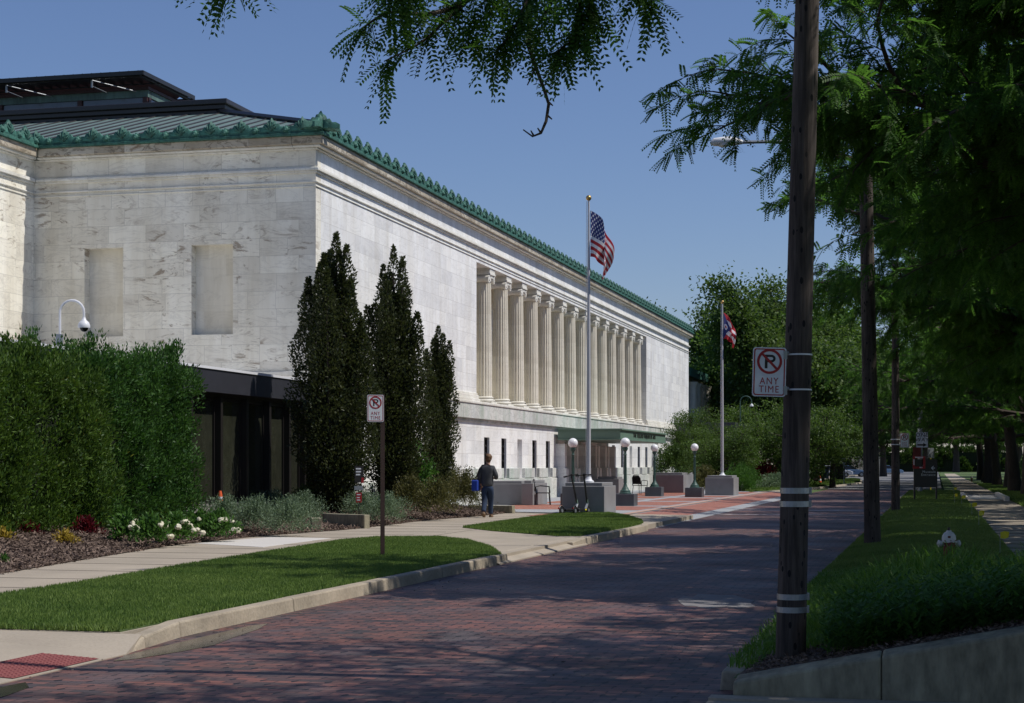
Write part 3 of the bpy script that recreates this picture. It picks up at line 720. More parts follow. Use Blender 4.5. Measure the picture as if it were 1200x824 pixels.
# fluted column
def column_mesh():
    seg = 20; per = 4; n = seg*per; hs = np.linspace(0, 1, 9); v = []; f = []
    z0, z1 = 4.16, 8.62
    for t in hs:
        r = .335*(1-.13*t**1.7)
        for i in range(n):
            k = i % per; rr = r*(1 if k == 0 else (.945 if k in (1, 3) else .925)); a = 2*math.pi*i/n
            v.append((rr*math.cos(a), rr*math.sin(a), z0+(z1-z0)*t))
    for j in range(len(hs)-1):
        for i in range(n): f.append((j*n+i, j*n+(i+1) % n, (j+1)*n+(i+1) % n, (j+1)*n+i))
    return MB().add(v, f)
c0 = thing('tmp', None, None)
def make_column():
    sh = column_mesh().build('column', M['marble_column'], None)
    bs = MB(); bs.box(-.44, .44, -.44, .44, 3.9, 3.99)
    bs.lathe([(.43, 3.99), (.455, 4.03), (.43, 4.07), (.37, 4.085), (.36, 4.11), (.39, 4.13), (.40, 4.15), (.37, 4.18), (.335, 4.19)], 24)
    bs.build('column_base', M['marble_trim'], sh, smooth=True)
    cp = MB(); cp.lathe([(.29, 8.6), (.33, 8.64), (.30, 8.67), (.36, 8.74), (.36, 8.8)], 24)
    for sx in (-1, 1):            # rolls of the volutes, axis along x, left and right along y
        for i in range(1):
            pts = [(-.34, sx*.36, 8.70), (-.15, sx*.345, 8.71), (0, sx*.335, 8.715), (.15, sx*.345, 8.71), (.34, sx*.36, 8.70)]
            cp.tube(pts, [.15, .12, .105, .12, .15], 14)
        for xs in (-.345, .345):  # scroll relief
            q = [(xs, sx*(.36+math.cos(t)*(.145-.017*t)), 8.70+math.sin(t)*(.145-.017*t)) for t in np.linspace(0.6, 7.0, 22)]
            cp.tube(q, .014, 5)
    cp.box(-.33, .33, -.36, .36, 8.76, 8.86); cp.box(-.38, .38, -.42, .42, 8.86, 8.93); cp.box(-.36, .36, -.40, .40, 8.93, 9.098)
    cp.build('capital', M['marble_trim'], sh, smooth=True)
    return sh
bpy.data.objects.remove(c0)
cp0 = make_column(); cp0.parent = bld
for k in range(14):
    c = cp0 if k == 0 else copy_tree(cp0, bld)
    c.location = (X0-.40-BO[0], 63.7+2.64*k-BO[1], 0)
# entablature mouldings
b = MB()
ring(b, .03, 9.22, 9.25); ring(b, .045, 9.34, 9.38)
ring(b, .05, 9.60, 9.66); ring(b, .11, 9.66, 9.73); ring(b, .07, 9.73, 9.76)
bp(b, 'architrave_moulding', M['marble_trim'], bevel=.01)
b = MB(); ring(b, .08, 10.24, 10.29); ring(b, .20, 10.29, 10.35)
bp(b, 'cornice', M['marble_trim'], bevel=.02)
b = MB(); ring(b, .28, 10.35, 10.58); bp(b, 'gutter_course', M['marble_dirty'], bevel=.02)
b = MB(); ring(b, .36, 10.58, 10.66); ring(b, .31, 10.66, 10.78)
bp(b, 'cresting_band', M['copper'], bevel=.015)
# wing mouldings (faces +X)
def wring(dx, z0, z1): return MB().box(-26.5, -25.2+dx, 15, YA-dx-.002, z0, z1)
for nm, mt, lst in (('architrave_moulding', 'marble_trim', [(.045, 9.34, 9.38), (.05, 9.60, 9.66), (.11, 9.66, 9.76), (.03, 9.22, 9.25)]), ('cornice', 'marble_trim', [(.08, 10.24, 10.29), (.2, 10.29, 10.35)]),
                    ('gutter_course', 'marble_dirty', [(.28, 10.35, 10.58)]), ('cresting_band', 'copper', [(.36, 10.58, 10.66), (.31, 10.66, 10.78)])):
    for q in lst: bp(wring(*q), nm, M[mt], bevel=.012)
# antefixes: leaf shaped, with a boss between
def antefix_mb():
    b = MB(); prof = [(-.45, 0), (-.45, .12), (-.36, .17), (-.28, .13), (-.24, .2), (-.2, .26), (-.13, .25), (-.1, .33), (-.04, .35), (0, .42), (.04, .35), (.1, .33), (.13, .25), (.2, .26), (.24, .2), (.28, .13), (.36, .17), (.45, .12), (.45, 0)]; prof_ = [(-.17, 0), (-.2, .1), (-.24, .2), (-.19, .26), (-.12, .24), (-.1, .33), (-.04, .35), (0, .44), (.04, .35), (.1, .33), (.12, .24), (.19, .26), (.24, .2), (.2, .1), (.17, 0)]
    n = len(prof); vs = [(-.06, y, z) for y, z in prof]+[(.0, y, z) for y, z in prof]+[(.055, y*.6, .03+z*.75) for y, z in prof]
    fs = [tuple(range(n-1, -1, -1)), tuple(range(2*n, 3*n))]+[(k*n+i, k*n+(i+1) % n, (k+1)*n+(i+1) % n, (k+1)*n+i) for i in range(n) for k in (0, 1)]
    b.add(vs, fs)
    for a in (-1.0, -.5, 0, .5, 1.0): b.tube([(.05, 0, .05), (.085, math.sin(a)*.13, .05+math.cos(a)*.16), (.05, math.sin(a)*.2, .05+math.cos(a)*.28)], [.02, .03, .012], 6)
    # scroll and lion boss beside it
    for s in (-1, 1): b.tube([(.03, s*(.30+.09*math.cos(t)), -.02+.09*math.sin(t)) for t in np.linspace(0, 5, 9)], .022, 6)
    b.ball((.05, .45, .07), .085, 10, 7); b.ball((.11, .45, .04), .045, 8, 5)
    for t in np.linspace(0, 6.28, 9)[:-1]: b.ball((.03, .45+.09*math.cos(t), .07+.09*math.sin(t)), .035, 6, 4)
    return b
af = antefix_mb().build('antefix', M['copper'], bld, smooth=True)
posn = [(X0+.26, YA+.1+.9*k, -0) for k in range(81)]
posl = [(X0-.3-.9*k, YA-.26, -math.pi/2) for k in range(10)]
posw = [(-25.2+.26, YA-.9-.9*k, 0) for k in range(9)]
first = True
for x, y, a in posn+posl+posw:
    o = af if first else af.copy()
    if not first: col.objects.link(o); o.parent = bld
    first = False
    o.location = (x-BO[0], y-BO[1], 10.70); o.rotation_euler = (0, 0, a)
# corner acroterion
b = MB(); 
for a, s in ((0, 1.15), (-math.pi/4, 1.25), (-math.pi/2, 1.15)):
    m_ = Matrix.Translation((X0+.26, YA-.26, 10.72)) @ Matrix.Rotation(a, 4, 'Z') @ Matrix.Scale(s, 4)
    q = antefix_mb(); n_ = len(b.v); b.v += [tuple(m_ @ Vector(v)) for v in q.v[:57]]; ff = [f for f in q.f[:40] if max(f) < 57]; b.f += [tuple(i+n_ for i in f) for f in ff]; b.mi += [0]*len(ff)
bp(b, 'acroterion', M['copper'], smooth=True)
# hipped standing seam roof
RZ0, RZ1 = 10.85, 12.66; XR, YRr = -22.0, 50.0
b = MB()
b.face([(-31, YA-.2, RZ0), (X0+.2, YA-.2, RZ0), (XR, YRr, RZ1), (-31, YRr, RZ1)])
b.face([(X0+.2, YA-.2, RZ0), (X0+.2, YB+.2, RZ0), (XR, YB-5.7, RZ1), (XR, YRr, RZ1)])
b.face([(X0+.2, YB+.2, RZ0), (-31, YB+.2, RZ0), (-31, YB-5.7, RZ1), (XR, YB-5.7, RZ1)])
b.face([(-30, YA-.2, RZ0), (-25, 15, RZ0), (-31, 15, RZ1), (-31, YRr, RZ1)])
b.face([(-25, YA-.2, RZ0), (-25, 15, RZ0), (-30, 15, RZ1), (-30, YRr, RZ1)])
b.face([(XR, YRr, RZ1), (XR, YB-5.7, RZ1), (-40, YB-5.7, RZ1), (-40, YRr, RZ1)])
b.m = 1
for x in np.arange(-30.6, X0, .55):          # seams on the left slope
    top = min(1, (X0+.2-x)/(X0+.2-XR)) if x > XR else 1
    p = (x, YA-.2, RZ0); q = (x, YA-.2+(YRr-YA+.2)*top, RZ0+(RZ1-RZ0)*top)
    if top > .03: b.tube([Vector(p)+Vector((0, 0, .03)), Vector(q)+Vector((0, 0, .01))], .022, 4)
for y in np.arange(YA, YB, .55):
    top = 1 if YRr < y < YB-5.7 else min(1, max(.03, (y-YA+.2)/5.9), max(.03, (YB+.2-y)/5.9))
    p = (X0+.2, y, RZ0); q = (X0+.2+(XR-X0-.2)*top, y, RZ0+(RZ1-RZ0)*top)
    b.tube([Vector(p)+Vector((0, 0, .03)), Vector(q)+Vector((0, 0, .01))], .022, 4)
bp(b, 'roof', [M['roof'], M['roof_dark']])
b = MB().tube([(X0+.2, YA-.2, RZ0+.06), (XR, YRr, RZ1+.06)], .09, 6); bp(b, 'hip_cap', M['roof_dark'])
b = MB(); b.box(-48, XR+.2, YRr-.1, 112, 12.4, 12.74); b.box(-48, XR+.32, YRr-.22, 112.2, 12.74, 12.88); b.box(-48, XR+.42, YRr-.32, 112.3, 12.88, 13.04)
bp(b, 'roof_parapet', M['roof_dark'], bevel=.02)
# clerestory and louvred trellis
b = MB(); b.box(-50, -26.15, 53.5, 57, 13.0, 13.5); b.box(-50, -26.1, 53.45, 57.1, 14.1, 14.34); bp(b, 'clerestory', M['copper_pale'])
b = MB(); b.box(-50, -26.05, 53.4, 57.15, 14.34, 14.44)
for x in list(np.arange(-50, -26.5, 3.05))+[-26.2]: b.box(x-.08, x+.08, 53.42, 53.56, 13.1, 14.1)
for y in (53.6, 55.3, 57): b.box(-26.2, -26.08, y-.08, y+.08, 13.1, 14.1)
bp(b, 'clerestory_frame', M['maroon'])
for x in np.arange(-50, -26.5, 3.05)[4:]: bp(MB().box(x+.1, min(x+2.95, -26.3), 53.5, 53.54, 13.5, 14.09), 'clerestory_window', M['glass_grey'])
for y in (53.65, 55.35): bp(MB().box(-26.2, -26.16, y+.08, y+1.55, 13.5, 14.09), 'clerestory_window', M['glass_grey'])
b = MB()
for x in np.arange(-49, -25.7, .34): b.obox((x, 54.1, 14.62), (Vector((.8, 0, .6)), Vector((0, 1, 0)), Vector((-.6, 0, .8))), .11, 2.0, .010)
for y in (52.2, 53.4, 56): b.box(-50, -25.6, y-.03, y+.03, 14.50, 14.55)
for x in (-25.7, -32, -40): b.box(x-.03, x+.03, 52.1, 56.1, 14.48, 14.54)
b.box(-50, -25.58, 52.02, 52.07, 14.52, 14.66); b.box(-25.62, -25.57, 52.05, 56.1, 14.52, 14.66)
b.m = 1
for x in np.arange(-50, -25.6, 3.2):
    b.box(x-.025, x+.025, 52.3, 52.35, 14.25, 14.5); b.tube([(x, 52.35, 14.3), (x, 53.5, 14.3)], .02, 5); b.tube([(x, 52.35, 14.5), (x+1.1, 53.5, 14.3)], .018, 5)
bp(b, 'louvre_trellis', [M['bronze'], M['steel']])
# entrance canopy
b = MB().box(X0+.16, -13.6, 74.5, 87.4, 2.72, 3.10); b.box(X0+.16, -13.52, 74.42, 87.48, 3.10, 3.17); b.box(X0+.16, -13.54, 74.44, 87.46, 2.66, 2.72)
cn = bp(b, 'canopy', M['canopy'], bevel=.01)
tx = text('lettering', 'THE TOLEDO MUSEUM OF ART', .27, M['bronze'], cn, (-13.59-BO[0], 80.95-BO[1], 2.91), (R(90), 0, R(90)), .012, sx=1.45)
tx.scale = (1.45, 1, 1)
# charcoal vestibule with glass bays
VX = -17.0
v = thing('glass_pavilion', 'low flat-roofed pavilion with a charcoal fascia and dark glass bays beside the tall hedge', 'pavilion', (VX, 38, .3))
VO = (VX, 38, .3)
MB().box(VX-6, VX+.35, 28, YA-.16, 3.28, 3.82).build('fascia', M['fascia'], v, VO)
MB().box(VX-6.1, VX+.38, 27.9, YA-.158, 3.82, 3.88).build('roof_edge', M['white'], v, VO)
MB().box(VX-5.8, VX+.1, 28.2, YA-.2, 3.2, 3.28).build('soffit', M['bronze'], v, VO)
MB().box(VX-.35, VX+.12, 28.2, YA-.17, .2, .62).build('sill', M['inside'], v, VO)
MB().box(VX-4.2, VX-4, 28.2, YA-.2, .3, 3.2).box(VX-2.2, VX-1.2, 41.2, 41.5, .3, 2.4).build('inner_wall', M['inside'], v, VO)
MB().box(VX-4, VX-.35, 28.2, YA-.2, .25, .32).build('inner_floor', M['inside'], v, VO)
bays = [28.2, 29.9, 31.6, 33.3, 35.0, 36.7, 38.4, 40.0, 41.5, 42.9, YA-.25]
for a, c in zip(bays[:-1], bays[1:]):
    pn = MB().box(VX-.02, VX, a+.07, c-.07, .63, 3.19).build('window', M['glass_pav'], v, VO)
    MB().box(VX+.001, VX+.05, a+.07, a+.12, .63, 3.19).box(VX+.001, VX+.05, c-.12, c-.07, .63, 3.19).box(VX+.001, VX+.05, a+.12, c-.12, 3.1, 3.19).box(VX+.001, VX+.05, a+.12, c-.12, .63, .70).build('window_frame', M['bronze'], pn, VO if False else (VO[0], VO[1], VO[2]))
for a in bays: MB().box(VX-.12, VX+.2, a-.065, a+.065, .25, 3.2).build('mullion', M['bronze'], v, VO)
# far wing behind trees
fb = thing('stone_annex', 'dim stone annex with green roof edge, mostly hidden by trees past the white building', 'building', (-22, 134, 0))
FO = (-22, 134, 0)
b = MB().box(-34, -18.2, 126, 150, 0, 8.2)
b.build('wall', M['marble_dirty'], fb, FO)
MB().box(-34.3, -17.8, 125.6, 150.4, 8.2, 8.8).build('roof_edge', M['copper'], fb, FO)
for y in np.arange(128, 149, 2.6): MB().lathe([(.42, 1.0), (.36, 7.4), (.5, 7.8)], 14, (-17.9, y, 0)).build('column', M['marble_column'], fb, FO, smooth=True)
MB().box(-18.5, -17.2, 126, 150, 0, 1.0).build('plinth', M['marble_band'], fb, FO)
b = MB().box(-18.2, -12.6, 110.0, 124, 3.15, 4.3)
lc = thing('entrance_shelter', 'low flat grey shelter roof on dark posts behind the small trees past the far flagpole', 'shelter', (-15, 117, 0))
b.build('roof', M['fascia'], lc, (-15, 117, 0))
for x in (-17.6, -15.5, -13):
    for y in (117.6, 120, 123.5): MB().box(x-.09, x+.09, y-.09, y+.09, 0, 3.15).build('post', M['bronze'], lc, (-15, 117, 0))
MB().box(-18, -13.1, 123, 123.1, 0, 3.15).build('glass_screen', M['glass'], lc, (-15, 117, 0))

# ------------------------------------------------------------ plaza furniture
def planter(x0, x1, y0, y1, h, label, tier=True):
    o = thing('planter_block', label, 'granite block', ((x0+x1)/2, (y0+y1)/2, PZ), group='granite blocks on the plaza')
    O = ((x0+x1)/2, (y0+y1)/2, PZ)
    MB().box(x0, x1, y0, y1, PZ, h-.10).build('block', M['planter'], o, O, bevel=.015)
    MB().box(x0+.08, x1-.08, y0+.08, y1-.08, h-.10, h).build('top_tier', M['planter'], o, O, bevel=.015)
    return o
planter(-10.72, -9.45, 49.15, 51.0, 1.03, 'grey granite block carrying the nearer flagpole, with two scooters in front')
planter(-10.65, -9.3, 80.6, 82.7, 1.05, 'grey granite block carrying the farther flagpole')
planter(-14.2, -12.6, 87.0, 91.0, 1.15, 'granite planter filled with a rounded green bush, farthest along the building')
planter(-15.6, -14.5, 79.0, 80.5, 1.0, 'granite block beside the doors under the canopy, partly hidden by a lamp post')
planter(-15.9, -14.35, 59.3, 60.6, .98, 'low granite block just right of the walking man')
planter(-14.32, -13.9, 58.9, 61.2, 1.0, 'narrow upright granite end block beside the first metal chair')
def lamp_post():
    o = thing('globe_lamp', '', 'lamp post', group='green globe lamps on the plaza')
    MB().box(-.38, .38, -.38, .38, 0, .42).build('pedestal', M['granite_dark'], o, bevel=.015)
    b = MB().lathe([(.22, .42), (.22, .45), (.19, .47), (.18, .53), (.13, .57), (.12, .61), (.08, .66), (.065, .72), (.05, .78), (.042, 1.75), (.065, 1.79), (.045, 1.83), (.045, 1.9), (.08, 1.95), (.10, 2.0), (.09, 2.05)], 16)
    for i in range(8):
        a = math.pi/4*i; b.tube([(.05*math.cos(a), .05*math.sin(a), .8), (.042*math.cos(a), .042*math.sin(a), 1.74)], .009, 5)
    b.build('post', M['lamp_green'], o, smooth=True)
    MB().ball((0, 0, 2.215), .175, 20, 14).build('globe', M['globe'], o, smooth=True)
    return o
lp = lamp_post()
LPS = [(-10.62, 59.1, 'globe lamp nearest the brick street, on a dark granite pedestal right of the near flagpole'), (-12.6, 59.6, 'globe lamp behind the near flagpole block, closest to the walking man'),
       (-12.6, 77.7, 'farther globe lamp close to the building, past the canopy lettering'), (-10.5, 75.9, 'globe lamp just left of the far flagpole block')]
for i, (x, y, lb) in enumerate(LPS):
    o = lp if i == 0 else dup(lp, (x, y, PZ)); o.location = (x, y, PZ); o['label'] = lb
# flagpoles
def flagpole(x, y, top, label):
    o = thing('flagpole', label, 'flagpole', (x, y, 1.03))
    h = top-1.03
    MB().lathe([(.16, 0), (.16, .04), (.11, .07), (.09, .12), (.075, .16)], 16).build('base_collar', M['white'], o, smooth=True)
    MB().lathe([(.062, .1), (.062, h*.35), (.042, h*.75), (.032, h-.05)], 14).build('pole', M['pole_paint'], o, smooth=True)
    MB().ball((0, 0, h), .085, 12, 8).build('finial', M['brass'], o, smooth=True)
    MB().tube([(-.07, -.03, h*.03), (-.085, -.04, h*.45), (-.06, -.03, h-.1)], .008, 5).build('halyard', M['white'], o)
    return o
f1 = flagpole(-10.1, 50.05, 9.53, 'tall white flagpole on the nearer granite block, flying the starred striped flag')
f2 = flagpole(-9.98, 81.8, 9.36, 'white flagpole on the farther granite block, in front of the dark trees')
# US flag hanging: u along fly, v down the hoist
def drape(name, hoist, fly, path, colour, nu, nv, mats, origin):
    """path(u,v)->xyz"""
    b = MB(); vs = []
    for j in range(nv+1):
        for i in range(nu+1): vs.append(path(i/nu, j/nv))
    n0 = len(b.v); b.v += [tuple(p) for p in vs]
    for j in range(nv):
        for i in range(nu):
            b.f.append((j*(nu+1)+i, j*(nu+1)+i+1, (j+1)*(nu+1)+i+1, (j+1)*(nu+1)+i)); b.mi.append(colour((i+.5)/nu, (j+.5)/nv))
    o = b.build(name, mats, None, (0, 0, 0), smooth=True); o.location = origin
    s = o.modifiers.new('thick', 'SOLIDIFY'); s.thickness = .006
    return o
def us_col(u, v):
    if u < .40 and v < 7/13:
        a = (u/.40*11); c = (v*13/7*9)
        fu, fv = a-int(a)-.5, c-int(c)-.5
        if (int(a)+int(c)) % 2 == 0 and abs(fu) < .34 and abs(fv) < .34: return 1
        return 2
    return 0 if int(v*13) % 2 == 0 else 1
rgt = Vector((CT, ST, 0)); fwd = Vector((-ST, CT, 0))
def us_path(u, v):
    # hoist along pole 1.35 m; fly falls down and away, folded
    drop = 1.30*(u**1.25)
    out = .55*(1-math.exp(-2.6*u))*(1-.25*v)+.16*u
    z = -1.38*v*(1-.45*u)-drop
    w_ = .16*math.sin(u*13+v*2.2)*min(1, u*3)*(.5+.5*v); s_ = .07*math.sin(u*9-v*4)*min(1, 3*u)
    p = rgt*(.05+out-.10*v*u+s_)+fwd*(w_-.02)
    return (p.x, p.y, z)
fl = drape('national_flag', 1, 1, us_path, us_col, 110, 117, [M['flag_red'], M['flag_white'], M['flag_blue']], (-10.1, 50.05, 9.15))
tag(fl, 'red and white striped flag with starred blue corner hanging limp from the nearer flagpole', 'flag')
def oh_col(u, v):
    if v > .02 and abs(v-.5) < .5-1.5*u and u < .33:
        du, dv = (u-.12)*1.6, v-.5; r = math.hypot(du, dv)
        return 1 if .06 < r < .12 else (0 if r <= .06 else 2)
    return 0 if int(v*5) % 2 == 0 else 1
def oh_path(u, v):
    drop = 1.15*u**1.15; out = .48*(1-math.exp(-2.4*u))+.18*u
    z = -1.25*v*(1-.55*u)-drop-(.22*u*u*(1-abs(v-.5)*2) if u > .6 else 0)*-1
    p = rgt*(.05+out+.05*math.sin(u*11-v*5)*min(1, 3*u)-.12*v*u)+fwd*(.13*math.sin(u*12+v*3)*min(1, 3*u))
    return (p.x, p.y, z)
fl = drape('state_flag', 1, 1, oh_path, oh_col, 70, 60, [M['flag_red'], M['flag_white'], M['flag_blue']], (-9.98, 81.8, 8.85))
tag(fl, 'smaller red, white and blue state flag hanging from the farther flagpole', 'flag')
# metal chairs
def chair(x, y, rz, label, mesh=False):
    o = thing('metal_chair', label, 'chair', (x, y, PZ), rz, group='black metal chairs on the plaza')
    MB().box(-.26, .26, -.24, .24, .42, .45).build('seat', M['black'], o, bevel=.01)
    for sx in (-1, 1):
        for sy in (-1, 1): MB().tube([(sx*.25, sy*.22, .43), (sx*.27, sy*.26, 0)], .016, 6).build('leg', M['black'], o)
        MB().tube([(sx*.28, .24, .43), (sx*.28, .24, .66), (sx*.28, .1, .69), (sx*.28, -.22, .66), (sx*.28, -.24, .43)], .016, 6).build('armrest', M['black'], o)
    b = MB().tube([(-.26, .24, .43), (-.25, .30, .8), (-.16, .33, .92), (.16, .33, .92), (.25, .30, .8), (.26, .24, .43)], .018, 6)
    b.add([(-.25, .25, .5), (.25, .25, .5), (.24, .30, .82), (.15, .325, .9), (-.15, .325, .9), (-.24, .30, .82), (-.25, .262, .5), (.25, .262, .5), (.24, .312, .82), (.15, .337, .9), (-.15, .337, .9), (-.24, .312, .82)] if mesh else
          [(-.25, .25, .55), (.25, .25, .55), (.25, .27, .62), (-.25, .27, .62)], [(0, 1, 2, 3, 4, 5), (11, 10, 9, 8, 7, 6)] if mesh else [(0, 1, 2, 3)])
    b.build('backrest', M['black'], o); return o
chair(-13.65, 59.4, R(100), 'black metal armchair left of the near flagpole block, by the low granite wall')
chair(-14.0, 82.0, R(150), 'black armchair with a solid back beside the farther lamp pedestals', True)
# scooters
def scooter(x, y, rz, lean, label):
    o = thing('kick_scooter', label, 'scooter', (x, y, PZ), rz, group='electric scooters parked by the granite block'); o.rotation_euler = (0, lean, rz)
    # along local y: front +y
    def wheel(yy):
        w_ = MB().lathe([(.055, -.025), (.105, -.022), (.115, 0), (.105, .022), (.055, .025)], 18)
        ob = w_.build('wheel', M['black'], o, smooth=True); ob.rotation_euler = (0, R(90), 0); ob.location = (0, yy, .115)
        h_ = MB().lathe([(.03, -.028), (.05, -.028), (.05, .028), (.03, .028)], 12).build('hub', M['steel'], ob)
    wheel(.46); wheel(-.42)
    MB().box(-.08, .08, -.30, .30, .10, .16).build('deck', M['black'], o, bevel=.01)
    MB().tube([(0, -.28, .17), (0, -.36, .24), (0, -.46, .25), (0, -.54, .19)], .022, 6).build('rear_mudguard', M['black'], o)
    MB().box(-.02, .02, -.565, -.54, .17, .21).build('tail_light', M['sign_red'], o)
    MB().tube([(0, .28, .14), (0, .38, .24), (0, .43, .3)], .04, 8).build('neck', M['steel'], o, smooth=True)
    MB().tube([(0, .46, .115), (0, .43, .3), (0, .33, 1.12)], [.03, .035, .026], 8).build('stem', M['black'], o, smooth=True)
    hb = MB().tube([(-.24, .29, 1.13), (-.1, .33, 1.14), (.1, .33, 1.14), (.24, .29, 1.13)], .016, 6).build('handlebar', M['black'], o)
    for s in (-1, 1):
        MB().tube([(s*.15, .31, 1.135), (s*.25, .285, 1.13)], .024, 8).build('grip', M['black'], hb)
    MB().box(-.04, .04, .32, .38, 1.12, 1.18).build('display', M['black'], o, bevel=.01)
    MB().box(-.081, .081, .1, .2, .11, .15).build('sticker', M['yellow'], o)
    MB().box(-.036, .036, .395, .425, .3, .42).build('label_plate', M['canopy'], o)
scooter(-10.30, 48.35, R(-22), R(-9), 'left one of two black scooters leaning at the granite flagpole block')
scooter(-10.0, 48.5, R(-14), R(-4), 'right one of two black scooters at the granite flagpole block, handlebar over its neighbour')
# ------------------------------------------------------------ trees
def walk(p, d, L_, n, bend, wob, rng):
    pts = [Vector(p)]; d = Vector(d).normalized(); bend = Vector(bend)
    for i in range(n):
        d = (d+bend/n+Vector(rng.normal(size=3))*wob).normalized(); pts.append(pts[-1]+d*(L_/n))
    return pts
def at_t(pts, t):
    k = t*(len(pts)-1); i = min(int(k), len(pts)-2); return pts[i].lerp(pts[i+1], k-i), (pts[i+1]-pts[i]).normalized()
def fronds(c, f, Ln, pairs, ll, lw, rng, droop=.25):
    """pinnate leaves: c base, f direction"""
    up = nrm(np.array([[0, 0, 1.]])+rng.normal(size=c.shape)*.35); side = nrm(np.cross(f, up)); out = []
    Ln = Ln[:, None]
    for j in range(pairs):
        t = (j+.7)/pairs
        pos = c+f*Ln*t+np.array([[0, 0, -1.]])*Ln*droop*t*t
        for s in (-1, 1):
            d = nrm(f*.5+side*s*.9+np.array([[0, 0, -.22]]))
            out.append(leaves(pos, d, nrm(f-d*(f*d).sum(1, keepdims=True)), np.full(len(c), ll*(1-.35*abs(t-.45))), np.full(len(c), lw)))
    return np.concatenate(out)
def locust_parts(seed, sc_=1.0, gap=.075, per=2, reach=7.0, low=2.6, dirs=None, ll=.06, lw=.024, pairs=7):
    rng = np.random.RandomState(seed); wood_ = MB(); C, D = [], []
    tr = walk((0, 0, -.1), (rng.normal()*.04, rng.normal()*.04, 1), low+1.2, 5, (0, 0, 0), .03, rng)
    wood_.tube(tr, [.40, .30, .27, .25, .23, .18], 10)
    nl = 8
    for i in range(nl+7):
        if i < nl:
            az = 2*math.pi*i/nl+rng.uniform(-.3, .3); el = R(rng.uniform(10, 45)); L1 = reach*rng.uniform(.8, 1.12); bend = (math.cos(az)*.55, math.sin(az)*.55, -.2)
            base, _ = at_t(tr, rng.uniform(.7, .99))
        else:
            az = rng.uniform(0, 6.28); el = R(rng.uniform(42, 82)); L1 = reach*rng.uniform(.85, 1.1); bend = (math.cos(az)*.3, math.sin(az)*.3, 0); base = tr[-1]
        d = (math.cos(az)*math.cos(el), math.sin(az)*math.cos(el), math.sin(el))
        lp_ = walk(base, d, L1, 9, bend, .09, rng); wood_.tube(lp_, list(np.linspace(.15, .03, 10)), 7)
        ns = int(L1/.42)
        for k in range(ns):
            t = .22+.78*(k+rng.uniform(0, .6))/ns; p, dd = at_t(lp_, min(t, 1))
            sd = dd.cross(Vector((0, 0, 1))).normalized()*(1 if k % 2 else -1)
            d2 = dd*.55+sd*rng.uniform(.5, 1)+Vector((0, 0, rng.uniform(-.15, .45)))
            L2 = rng.uniform(1.6, 3.0)*(1.15-.5*t)
            sp = walk(p, d2, L2, 6, (0, 0, -.25), .11, rng); wood_.tube(sp, list(np.linspace(.04, .010, 7)), 5)
            nt_ = int(L2/.24)
            for m in range(nt_+1):
                tt = min(.12+.88*m/nt_, 1); q, de = at_t(sp, tt)
                s2 = de.cross(Vector((0, 0, 1))).normalized()*(1 if m % 2 else -1)
                d3 = de*.7+s2*rng.uniform(.3, 1)+Vector((0, 0, rng.uniform(-.3, .3))) if m < nt_ else de
                L3 = rng.uniform(.5, 1.05)
                tp = walk(q, d3, L3, 4, (0, 0, -.5), .13, rng); wood_.tube(tp, [.009, .008, .006, .005, .003], 3, cap=False)
                for g in np.arange(.08, 1.001, gap/L3):
                    r_, dr = at_t(tp, g)
                    for h in range(per):
                        C.append(r_); D.append(dr)
    C = np.array([tuple(x) for x in C]); D = np.array([tuple(x) for x in D]); n = len(C)
    f = nrm(D*.6+rng.normal(size=(n, 3))*.55+np.array([[0, 0, -.25]]))
    V = fronds(C, f, rng.uniform(.17, .30, n), pairs, ll, lw, rng)
    return wood_, V*1.0
def tree_thing(name, label, cat, wd, V, leafm, loc, rz=0, s=1, group=None, k=4):
    o = thing(name, label, cat, loc, rz, group); o.scale = (s, s, s)
    wd.build('trunk', M['bark'], o, smooth=True)
    npmesh('crown', V, M[leafm], o, k=k); return o
def broad_parts(seed, h=14, r=5.5, low=3, nleaf=60000, ls=.2, flat=1.0):
    rng = np.random.RandomState(seed); wd = MB(); ends = []
    tr = walk((0, 0, -.1), (0, 0, 1), low+h*.25, 6, (0, 0, 0), .04, rng); wd.tube(tr, list(np.linspace(.036*h, .016*h, 7)), 9)
    for i in range(15):
        t = rng.uniform(.5, 1); p, _ = at_t(tr, t); az = i*2.4+rng.uniform(-.3, .3); el = R(rng.uniform(15, 80) if flat == 1 else rng.uniform(5, 30))
        L1 = r*rng.uniform(.75, 1.1) if el < R(50) else (h-low)*rng.uniform(.55, .8)*flat
        lp_ = walk(p, (math.cos(az)*math.cos(el), math.sin(az)*math.cos(el), math.sin(el)), L1, 7, (0, 0, .3*flat), .12, rng)
        wd.tube(lp_, list(np.linspace(.011*h, .003*h, 8)), 6)
        for k in range(9):
            q, dd = at_t(lp_, rng.uniform(.3, 1)); d2 = dd+Vector(rng.normal(size=3))*.9
            sp = walk(q, d2, r*rng.uniform(.2, .42), 4, (0, 0, .1*flat), .15, rng); wd.tube(sp, list(np.linspace(.004*h, .001*h, 5)), 4)
            ends += [sp[2], sp[3], sp[4]]
    E = np.array([tuple(e) for e in ends]); idx = rng.randint(0, len(E), nleaf)
    rad = r*.13
    c = E[idx]+rng.normal(size=(nleaf, 3))*np.array([[rad, rad, rad*.65*flat]])
    d = nrm(rng.normal(size=(nleaf, 3))+np.array([[0, 0, -.3]])); s = nrm(np.cross(d, nrm(rng.normal(size=(nleaf, 3))*.5+np.array([[0, 0, 1]]))*1.0+rng.normal(size=(nleaf, 3))*.3))
    V = leaves(c, d, s, rng.uniform(.7, 1.3, nleaf)*ls, rng.uniform(.5, .75, nleaf)*ls)
    return wd, V
